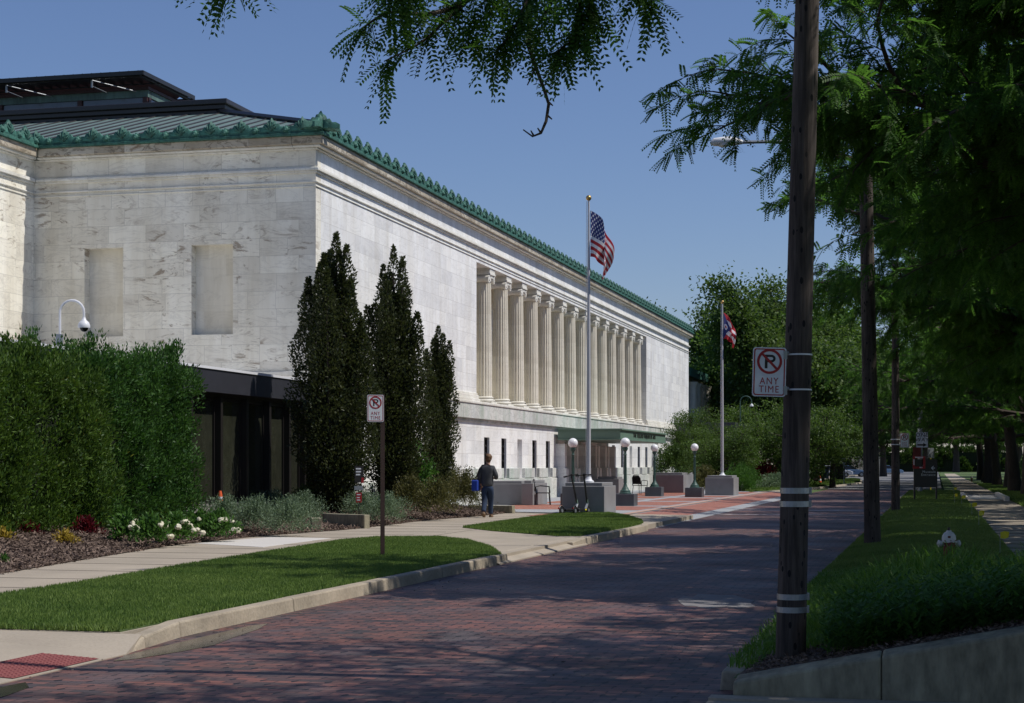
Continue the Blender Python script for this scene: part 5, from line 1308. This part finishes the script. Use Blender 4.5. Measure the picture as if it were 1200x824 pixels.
# sign on brown post
x, y = G(448.5, 652, .13); d_ = (H-.13)*F/107
sg = thing('no_parking_sign', 'no-parking sign ANY TIME on a thin brown steel post in the left lawn', 'sign', (x, y, .12), TH+R(14))
b = MB().box(-.032, .032, 0, .006, -.1, 2.53).box(-.032, -.026, .006, .035, -.1, 2.53).box(.026, .032, .006, .035, -.1, 2.53); b.build('post', M['brown_post'], sg)
no_parking(sg, .26, .42, (-.115, -.006, 2.31))
b = MB()
for z in (2.45, 2.2): b.lathe([(.008, 0), (.008, .006)], 8, (0, 0, 0))
p = P(1060, 516, d3-.15); sg = thing('no_parking_sign', 'small no-parking sign strapped to the third utility pole', 'sign', tuple(p), TH)
no_parking(sg, .27, .43, (0, 0, 0))
for dz in (.15, -.15): MB().tube([(.0, .01, dz), (-.3, .12, dz)], .01, 6).build('bracket', M['steel'], sg)
for py in (515, 521):
    strap('sign_strap', p3, tp3, H+(545-py)/F*d3, .14, .012, 'white', z0=.17)
# one way
p = P(1080.5, 515.5, 87.4); sg = thing('one_way_sign', 'white ONE WAY sign with a black arrow pointing right, on the pale pole', 'sign', tuple(p), TH)
pl = plate_obj(sg, 'sign_plate', .60, .78, .03, 'sign_white')
text('lettering', 'ONE', .27, M['black'], pl, (0, .24, .001), (0, 0, 0), .001); text('lettering', 'WAY', .27, M['black'], pl, (0, 0.0, .001), (0, 0, 0), .001)
MB().prism([(-.24, -.22), (.06, -.22), (.06, -.16), (.25, -.26), (.06, -.36), (.06, -.30), (-.24, -.30)], 0, .002).build('arrow', M['black'], pl)
MB().tube([(0, .02, -.3), (0, .3, -.3)], .02, 6).build('bracket', M['steel'], sg)
p = P(1074.5, 530, 87.6); sg = thing('back_of_sign', 'dull reddish sign below the ONE WAY sign', 'sign', tuple(p), TH)
plate_obj(sg, 'sign_plate', .42, .52, .03, 'hyd_red'); MB().tube([(.1, .02, 0), (.3, .3, 0)], .02, 6).build('bracket', M['steel'], sg)
p = P(1091, 531, 100); sg = thing('back_of_sign', 'grey back of a road sign right of the pale pole', 'sign', (p.x, p.y, .1), TH+R(30))
pl = plate_obj(sg, 'sign_plate', .5, .6, .04, 'steel'); pl.location = (0, 0, p.z-.1); MB().box(-.03, .03, .01, .04, 0, p.z+.2).build('post', M['yellow'], sg)
# wayfinding board
d_ = (H-.13)*F/(587-545.); a_ = P(1084.5, 587, d_); sg = thing('wayfinding_board', 'dark brown wayfinding board with white arrow reading Museum Entrance, on two posts in the lawn', 'sign', (a_.x, a_.y, .12), TH)
MB().box(-.43, .43, -.03, .03, .55, 1.66).build('board', M['brown_post'] if False else M['bronze'], sg)
for sx in (-1, 1): MB().box(sx*.435-.03, sx*.435+.03, -.035, .035, -.05, 1.66).build('post', M['bronze'], sg)
text('lettering', 'Museum\nEntrance', .135, M['sign_white'], sg, (.40, -.032, 1.10), (R(90), 0, 0), .001, 'RIGHT')
b = MB(); z = 1.31
b.add([(.21, -.034, z), (.29, -.034, z+.08), (.33, -.034, z+.08), (.265, -.034, z+.018), (.37, -.034, z+.018), (.37, -.034, z-.018), (.265, -.034, z-.018), (.33, -.034, z-.08), (.29, -.034, z-.08)], [(0, 3, 2, 1), (0, 6, 5, 4, 3), (0, 8, 7, 6)])
b.build('arrow', M['sign_white'], sg)
fr = thing('frame_sign', 'square red and white open picture frame fixed to the upper left of the wayfinding board', 'sign', tuple(P(1077, 542, d_-.12)), TH)
b = MB(); s_ = .245; i_ = .165
for q in ((-s_, s_, i_, s_), (-s_, s_, -s_, -i_), (-s_, -i_, -i_+.001, i_-.001), (i_, s_, -i_+.001, i_-.001)): b.box(q[0], q[1], -.01, .01, q[2], q[3])
b.build('frame', M['sign_red'], fr)
b = MB().box(-.16, .16, -.0125, -.0105, .185, .225).box(-.225, -.185, -.0125, -.0105, -.1, .12).box(.09, .13, -.0125, -.0105, -.22, -.175).box(.02, .07, -.0125, -.0105, -.22, -.175)
b.box(.15, .16, -.012, -.011, -.12, -.1).build('marks', M['sign_white'], fr)
# small garden sign
x, y = G(420.5, 611, .2); sg = thing('garden_sign', 'small garden sign, black panel over a red one, standing in the catmint', 'sign', (x, y, .15), TH+R(8))
MB().box(-.012, .012, -.012, .012, -.1, 1.38).build('post', M['black'], sg)
MB().box(-.10, .11, -.03, -.014, .98, 1.38).build('black_panel', M['bronze'], sg)
b = MB()
for z, w_ in ((1.31, .12), (1.24, .12), (1.17, .10)): b.box(-.07, -.07+w_, -.032, -.0305, z-.017, z+.017)
b.build('text_lines', M['sign_white'], sg)
MB().box(.06, .12, -.034, -.031, .97, 1.10).build('red_sticker', M['sign_red'], sg)
MB().box(-.11, .10, -.035, -.014, .80, .90).build('grey_box', M['steel'], sg)
MB().box(-.07, .07, -.03, -.014, .50, .74).build('red_panel', M['sign_red'], sg)
b = MB()
for z, w_ in ((.69, .09), (.62, .07), (.56, .08)): b.box(-.05, -.05+w_, -.032, -.0305, z-.012, z+.012)
b.build('text_lines', M['sign_white'], sg)
# spotlights in the bed
for px, py, lb in ((247, 601, 'small black garden spotlight at the left of the catmint'), (527, 596, 'small garden spotlight between the rose bushes')):
    x, y = G(px, py, .25); o = thing('garden_spotlight', lb, 'spotlight', (x, y, .2), .6)
    MB().tube([(0, 0, -.05), (0, 0, .32)], .014, 6).build('stake', M['black'], o)
    MB().box(-.09, .09, -.05, .07, .30, .46).build('housing', M['black'], o, bevel=.012); MB().box(-.075, .075, -.054, -.0505, .315, .445).build('lens', M['glass_grey'], o)
# traffic post by the glass
x, y = (-16.45, 37.5); o = thing('traffic_post', 'slim orange and white traffic post against the pavilion glass', 'traffic cone', (x, y, .32), 0)
MB().lathe([(.16, 0), (.16, .03), (.07, .06), (.055, .5), (.03, .62)], 14).build('post_body', M['orange'], o, smooth=True)
MB().lathe([(.0615, .26), (.0605, .35)], 14, cap=False).lathe([(.0590, .42), (.0575, .48)], 14, cap=False).build('reflective_band', M['sign_white'], o)
# low concrete walls by the path
def lowwall(pts, h, w, label, z=.13):
    o = MB(); a, c = Vector((*pts[0], 0)), Vector((*pts[1], 0)); t = (c-a).normalized(); n_ = Vector((-t.y, t.x, 0))
    o.obox(((a+c)/2+Vector((0, 0, z+h/2-.1))), (t, n_, Vector((0, 0, 1))), (c-a).length/2, w/2, h/2+.1)
    ob = o.build('low_wall', M['wall_conc'], None, (a.x, a.y, z), bevel=.015); tag(ob, label, 'wall'); return ob
lowwall([(-13.75, 37.3), (-12.45, 36.5)], .30, .16, 'low concrete garden wall in front of the first columnar tree, beside the catmint')
lowwall([(-13.1, 35.0), (-13.35, 35.6)], .26, .22, 'short concrete end block left of the low garden wall')
lowwall([(-13.6, 49.4), (-12.15, 49.0)], .22, .18, 'low concrete kerb wall at the bed end, right of the walking man')
# security camera gooseneck
def gooseneck(loc, h, reach, rz, label, mat='white', s=1):
    o = thing('security_camera', label, 'security camera', loc, rz); r_ = reach/2
    pts = [(0, 0, 0), (0, 0, h-r_)]+[(r_-r_*math.cos(a), 0, h-r_+r_*math.sin(a)) for a in np.linspace(.2, math.pi, 10)]+[(reach, 0, h-r_-.12)]
    MB().tube(pts, .035*s, 8).build('gooseneck_pole', M[mat], o, smooth=True)
    MB().box(-.06, .06, -.09, .03, 0, .3).build('base_box', M['steel'], o)
    MB().lathe([(.03, .1), (.045, .05), (.10, 0), (.125, -.07), (.12, -.11)], 16, (reach, 0, h-r_-.2)).build('housing', M['white'], o, smooth=True)
    MB().ball((reach, 0, h-r_-.31), .085, 14, 8).build('dome', M['glass'], o, smooth=True); return o
gooseneck((-17.0, 30.9, 3.86), .98, .48, TH, 'white gooseneck security camera rising above the left hedge', s=.7)
gooseneck((-12.6, 113, .1), 6.0, .75, TH+R(0), 'small dome camera on a hooked pole right of the farther flagpole', 'lamp_green')
# yellow utility flags
for i, (px, py, lb) in enumerate(((1172, 648, 'nearest yellow marker flag at the lawn edge above the tall grass'), (1147, 616, 'second yellow marker flag along the sidewalk edge'), (1139, 603, 'third yellow marker flag, before the pale slab'),
                                   (1127, 591.5, 'yellow marker flag right against the pale kerb'), (1118.5, 589, 'yellow marker flag just left of the pale kerb'), (1118, 579, 'farthest yellow marker flag beyond the pale kerb'))):
    z = .2; x, y = G(px, py, z); h = .26+.0*i; x = min(x, 1.12); o = thing('marker_flag', lb, 'marker flag', (x, y, float(rz_(x, y))), TH+.3*math.sin(i*2), 'yellow marker flags on the lawn')
    MB().tube([(0, 0, -.02), (0, 0, .36)], .004, 5).build('wire', M['steel'], o)
    b = MB(); b.add([(0, 0, .36), (.07, .02, .38), (.14, -.01, .37), (.13, .01, .28), (.06, -.02, .26), (0, 0, .27)], [(0, 1, 4, 5), (1, 2, 3, 4)]); m_ = b.build('flag', M['yellow'], o)
    s_ = m_.modifiers.new('t', 'SOLIDIFY'); s_.thickness = .002
# hydrants
def hydrant(loc, label, rz=0, red='hyd_red'):
    o = thing('fire_hydrant', label, 'fire hydrant', loc, rz, 'fire hydrants on the right lawn')
    MB().lathe([(.15, 0), (.15, .03), (.105, .04), (.10, .42), (.125, .44), (.125, .47)], 20).build('barrel', M[red], o, smooth=True)
    bn = MB().lathe([(.155, .47), (.16, .50), (.13, .51), (.135, .54), (.125, .60), (.09, .655), (.05, .68), (.045, .70)], 20).build('bonnet', M['hyd_white'], o, smooth=True)
    MB().lathe([(.028, .70), (.026, .75), (.015, .76)], 5).build('operating_nut', M['black'], bn)
    b = MB()
    for a in np.linspace(0, 6.28, 9)[:-1]: b.lathe([(.014, .465), (.014, .515)], 6, (.143*math.cos(a), .143*math.sin(a), 0))
    b.build('flange_bolt', M['rust'], bn)
    for s_ in (-1, 1): MB().tube([(s_*.08, 0, .45), (s_*.17, 0, .45), (s_*.172, 0, .45), (s_*.205, 0, .45), (s_*.207, 0, .45), (s_*.225, 0, .45)], [.055, .055, .068, .068, .03, .03], 12).build('nozzle_cap', M['hyd_white'], o)
    MB().tube([(0, -.08, .40), (0, -.16, .40), (0, -.162, .40), (0, -.2, .40)], [.07, .07, .085, .085], 12).build('pumper_cap', M[red], o)
    b = MB().box(-.05, .0, -.131, -.118, .56, .6).box(.04, .07, -.133, -.12, .49, .5); b.build('rust_patch', M['rust'], bn); return o
x, y = P(1112, 600, 21.5).xy; hy = hydrant((x, y, .765-.76*.66), 'white-topped rusty red fire hydrant behind the tall grass', TH)
hy.scale = (.66, .66, .66); o = dup(hy, (2.9, 152, .12), 0, 'small far fire hydrant with a red body beside the sidewalk')
# ------------------------------------------------------------ far end: cars, house, boards
def car(loc, rz, mat, label):
    o = thing('parked_car', label, 'car', loc, rz, 'cars parked at the far end of the street')
    side = [(-2.25, .35), (-2.25, .75), (-2.0, .92), (-1.2, .98), (1.0, .95), (1.9, .85), (2.22, .7), (2.25, .35)]
    b = MB(); n_ = len(side); vs = [(x, s*.88, z) for s in (-1, 1) for x, z in side]; b.add(vs, [tuple(range(n_-1, -1, -1)), tuple(range(n_, 2*n_))]+[(i, (i+1) % n_, n_+(i+1) % n_, n_+i) for i in range(n_)])
    b.build('body', mat, o, bevel=.05)
    cab = [(-1.75, .95), (-1.2, 1.42), (.2, 1.45), (1.0, .94)]; b = MB(); vs = [(x, s*(.82 if z < 1 else .66), z) for s in (-1, 1) for x, z in cab]
    b.add(vs, [(3, 2, 1, 0), (4, 5, 6, 7), (0, 1, 5, 4), (1, 2, 6, 5), (2, 3, 7, 6), (3, 0, 4, 7)]); b.build('cabin_glass', M['glass'], o)
    MB().box(-1.2, .2, -.64, .64, 1.42, 1.48).build('roof', mat, o, bevel=.03)
    for x_ in (-1.4, 1.4):
        for s in (-1, 1):
            w_ = MB().lathe([(.2, -.1), (.31, -.09), (.32, 0), (.31, .09), (.2, .1)], 16).build('wheel', M['black'], o, smooth=True); w_.rotation_euler = (R(90), 0, 0); w_.location = (x_, s*.82, .32)
            MB().lathe([(.18, -.105), (.18, .105)], 12).build('rim', M['steel'], w_)
    for s in (-1, 1): MB().box(2.2, 2.26, s*.6-.15, s*.6+.15, .62, .74).build('headlight', M['glass_grey'], o)
    return o
M['car_white'] = simple('white_car_paint', (.6, .62, .65), .25, .04, 1, 5, bmp=0); M['car_blue'] = simple('blue_car_paint', (.12, .2, .33), .25, .04, 1, 5, bmp=0); M['cream'] = simple('cream_siding', (.55, .5, .4), .8, .1)
for px, d_, rz_c, mt, lb in ((978, 215, .1, 'car_white', 'white car parked left of the dark trunk at the far lawn'), (996, 222, .15, 'car_blue', 'bluish car parked right of the white one at the far lawn'), (1040, 260, .3, 'car_blue', 'pale blue car glimpsed just left of the third utility pole')):
    p = P(px, 545, d_); car((p.x, p.y, 0), rz_c, M[mt], lb)
p = P(992, 545, 250); hs = thing('house', 'cream gabled house far behind the parked cars', 'house', (p.x, p.y, 0), .1)
MB().box(-5, 5, -4, 4, 0, 3.4).build('wall', M['cream'], hs)
MB().add([(-5.4, -4.4, 3.4), (5.4, -4.4, 3.4), (5.4, 4.4, 3.4), (-5.4, 4.4, 3.4), (0, -4.4, 6.3), (0, 4.4, 6.3)], [(0, 4, 5, 3), (1, 2, 5, 4), (0, 1, 4), (2, 3, 5), (0, 3, 2, 1)]).build('roof', M['roof_dark'], hs)
for x_ in (-3, 0, 3): MB().box(x_-.5, x_+.5, -4.06, -4.0, 1, 2.4).build('window', M['glass'], hs)
def board(px, d_, w_, z0_, z1_, mat, label, cat='sign'):
    p = P(px, 545, d_); o = thing('sign_board', label, cat, (p.x, p.y, 0), TH)
    MB().box(-w_/2, w_/2, -.05, .05, z0_, z1_).build('board', M[mat], o); MB().box(-w_/2-.05, w_/2+.05, -.07, .07, z1_, z1_+.08).build('cap', M['bronze'], o)
    for s in (-1, 1): MB().box(s*w_*.42-.05, s*w_*.42+.05, -.04, .04, -.05, z0_+.1).build('post', M['bronze'], o); 
    return o
board(967, 150, .65, .35, 1.35, 'flag_blue', 'small navy notice board at the far sidewalk, right of the nearest utility pole')
board(955, 140, .75, .3, 1.7, 'brown_post', 'brown noticeboard between the nearest utility pole and the navy board')
board(912, 138, 1.4, .35, 1.5, 'bronze', 'dark low board under the layered trees left of the nearest utility pole')
p = P(961, 556, 135); o = thing('traffic_cone', 'small orange cone beside the brown noticeboard', 'traffic cone', (p.x, p.y, 0))
MB().box(-.2, .2, -.2, .2, 0, .04).lathe([(.15, .04), (.03, .75)], 12).build('cone_body', M['orange'], o); MB().lathe([(.11, .32), (.08, .48)], 12, cap=False).build('band', M['sign_white'], o)
p = P(989, 568, 130); o = thing('sign_post', 'thin grey sign post on the far lawn island', 'sign', (p.x, p.y, .1), TH)
MB().box(-.03, .03, -.03, .03, -.1, 2.0).build('post', M['steel'], o); plate_obj(o, 'sign_plate', .3, .45, .02, 'steel').location = (0, -.04, 1.75)
o = thing('wire_marker', 'thin striped marker pole left of the nearest utility pole', 'marker pole', tuple(P(902, 560, 118).xy)+(0,), 0)
MB().tube([(0, 0, 0), (0, 0, 2.6)], .05, 8).build('pole', M['steel'], o)
# ------------------------------------------------------------ person
def skin(name, chains, mat, parent, sub=2, loc=(0, 0, 0)):
    kk = 1.22 if name in ('sweater', 'jeans', 'shoe') else 1.0
    """chains: list of lists of (x,y,z,r); shared first points join at equal coords"""
    vs, rs_, es, idx = [], [], [], {}
    for ch in chains:
        prev = None
        for q in ch:
            k = tuple(round(a, 4) for a in q[:3])
            if k not in idx: idx[k] = len(vs); vs.append(q[:3]); rs_.append(q[3:] if len(q) > 4 else (q[3], q[3]))
            if prev is not None and prev != idx[k]: es.append((prev, idx[k]))
            prev = idx[k]
    me = bpy.data.meshes.new(name); me.from_pydata(vs, es, []); ob = bpy.data.objects.new(name, me); col.objects.link(ob)
    ob.modifiers.new('Skin', 'SKIN').use_smooth_shade = True
    if not me.skin_vertices: 
        bpy.context.view_layer.objects.active = ob
    sv = me.skin_vertices[0].data
    for i, r_ in enumerate(rs_): sv[i].radius = (r_[0]*kk, r_[1]*kk)
    sv[0].use_root = True
    s_ = ob.modifiers.new('S', 'SUBSURF'); s_.levels = sub; s_.render_levels = sub
    dg = bpy.context.evaluated_depsgraph_get(); m2 = bpy.data.meshes.new_from_object(ob.evaluated_get(dg)); bpy.data.objects.remove(ob)
    m2.name = name; m2.materials.clear(); m2.materials.append(mat)
    for p_ in m2.polygons: p_.use_smooth = True
    o2 = bpy.data.objects.new(name, m2); col.objects.link(o2); o2.parent = parent; o2.location = loc; return o2
x, y = G(571, 606.5, .12)
man = thing('person', 'person in dark grey sweater and blue jeans walking away along the sidewalk', 'person', (x, y, .12), R(2))
# faces +y; x to his right.  legs: left leg trailing (heel up), right leg forward
pel = (0, 0, .86)
hipL, hipR = (-.085, 0, .83), (.085, 0, .83)
kneeL, ankL, toeL = (-.06, -.02, .46), (-.045, -.27, .15), (-.045, -.20, .03)
kneeR, ankR, toeR = (.06, .16, .47), (.05, .20, .08), (.055, .34, .03)
sh = lambda s: (s*.185, .02, 1.36)
body = [[(*pel, .09, .075), (0, .0, 1.0, .12, .085), (0, .01, 1.15, .13, .09), (0, .02, 1.32, .13, .085), (.005, .035, 1.42, .055), (.012, .06, 1.50, .055), (.018, .08, 1.56, .075, .085), (.022, .085, 1.62, .075, .09), (.025, .085, 1.675, .05)],
        [(*pel, .09, .075), (*hipL, .06), (*kneeL, .052), (*ankL, .036), (*toeL, .03)], [(*pel, .09, .075), (*hipR, .06), (*kneeR, .052), (*ankR, .036), (*toeR, .03)],
        [(0, .02, 1.32, .13, .085), (-.15, .02, 1.35, .055), (-.215, -.02, 1.12, .04), (-.20, .08, .90, .028), (-.195, .11, .84, .024)],
        [(0, .02, 1.32, .13, .085), (.15, .02, 1.35, .055), (.245, .00, 1.12, .04), (.20, .20, 1.06, .028), (.175, .26, 1.07, .024)]]
for base, dz in (((-.195, .11, .84), -1), ((.175, .26, 1.07), 0)):
    for i, (dx, ln) in enumerate(((-.022, .065), (-.007, .075), (.008, .07), (.022, .055))):
        if dz: pts = [(*base, .024), (base[0]+dx*.8, base[1]+.01, base[2]-.06, .010), (base[0]+dx, base[1]+.02, base[2]-.06-ln*.5, .009), (base[0]+dx, base[1]+.045, base[2]-.06-ln*.85, .007)]
        else: pts = [(*base, .024), (base[0]-.03, base[1]+.05, base[2]+dx*.8, .010), (base[0]-.05, base[1]+.05+ln*.4, base[2]+dx, .009), (base[0]-.085, base[1]+.04+ln*.4, base[2]+dx, .007)]
        body.append(pts)
    body.append([(*base, .024), (base[0]+(.03 if dz else -.01), base[1]+.03, base[2]-(.03 if dz else -.035), .011), (base[0]+(.035 if dz else -.03), base[1]+.05, base[2]-(.065 if dz else -.045), .009)])
bo = skin('body', body, M['skin'], man, 1)
# face features
hd = MB().ball((.022, .165, 1.60), .014, 8, 6, (.8, 1.3, 1.2)); 
for s in (-1, 1): hd.ball((.022+s*.078, .085, 1.60), .02, 8, 6, (.5, .8, 1.4))
hd.build('ears_and_nose', M['skin'], man, smooth=True)
b = MB()
for s in (-1, 1): b.ball((.022+s*.03, .158, 1.625), .010, 8, 5)
b.build('eyes', M['black'], man); MB().ball((.022, .16, 1.555), .018, 8, 5, (1.2, .4, .35)).build('mouth', M['hyd_red'], man)
hr = MB().ball((.024, .070, 1.645), .098, 18, 12, (.93, 1.06, .98)); hr.ball((.02, .045, 1.585), .078, 14, 10, (1.0, .95, 1.0))
hr.v = [tuple(np.array(v)+np.random.RandomState(int(abs(v[0]*9999)+abs(v[2]*7777)) % 9999).uniform(-.006, .006, 3)) for v in hr.v]
hr.build('hair', M['hair'], man, smooth=True)
skin('sweater', [[(0, 0, .81, .145, .115), (0, .0, .95, .150, .108), (0, .01, 1.12, .155, .108), (0, .02, 1.30, .155, .102), (.002, .03, 1.395, .085, .08), (.006, .045, 1.44, .062)],
                 [(0, .02, 1.30, .155, .102), (-.155, .02, 1.345, .070), (-.225, -.02, 1.12, .056), (-.208, .075, .915, .042)],
                 [(0, .02, 1.30, .155, .102), (.155, .02, 1.345, .070), (.255, .00, 1.115, .056), (.205, .19, 1.06, .042)]], M['sweater'], man)
skin('jeans', [[(0, 0, .93, .138, .105), (0, 0, .86, .142, .115), (-.085, 0, .79, .098), (-.062, -.02, .46, .068), (-.045, -.24, .19, .056), (-.045, -.262, .155, .058)],
               [(0, 0, .86, .142, .115), (.085, 0, .79, .098), (.062, .155, .47, .068), (.05, .195, .13, .056), (.05, .20, .085, .06)]], M['jeans'], man)
for a, t in ((ankL, toeL), (ankR, toeR)):
    a_, t_ = Vector(a), Vector(t); dv = (t_-a_); dv.z = 0 if a is ankR else dv.z
    heel = a_+Vector((0, -.045, -.05)) if a is ankR else a_+Vector((0, -.045, -.015))
    skin('shoe', [[(*heel, .040), (*(a_+Vector((0, .02, -.045 if a is ankR else -.05))), .046), (*t_, .042, .03), (*(t_+Vector((0, .05, -.0))), .03, .02)]], M['shoe'], man)
bag = thing('shoulder_bag', 'bright blue shoulder bag with black straps hanging at the walking person\'s left side', 'bag', (x, y, .12), R(2))
MB().box(-.40, -.22, -.20, .16, .72, 1.02).build('bag_body', M['bag'], bag, bevel=.03)
MB().box(-.405, -.235, -.10, -.06, .755, 1.035).box(-.405, -.235, .04, .08, .755, 1.035).box(-.41, -.23, -.175, .145, .87, .895).build('webbing', M['black'], bag)
MB().tube([(-.30, -.10, 1.02), (-.27, -.09, 1.15), (-.20, -.075, 1.33), (-.13, -.03, 1.425), (-.10, .05, 1.43), (-.17, .12, 1.32), (-.27, .12, 1.12), (-.30, .08, 1.02)], .016, 6).build('strap', M['black'], bag)
MB().box(-.012, .012, -.002, .002, -.05, .05).build('phone', M['black'], thing('phone', 'dark phone held in the walking person\'s right hand', 'phone', (x+.12, y+.30, 1.22), .2))
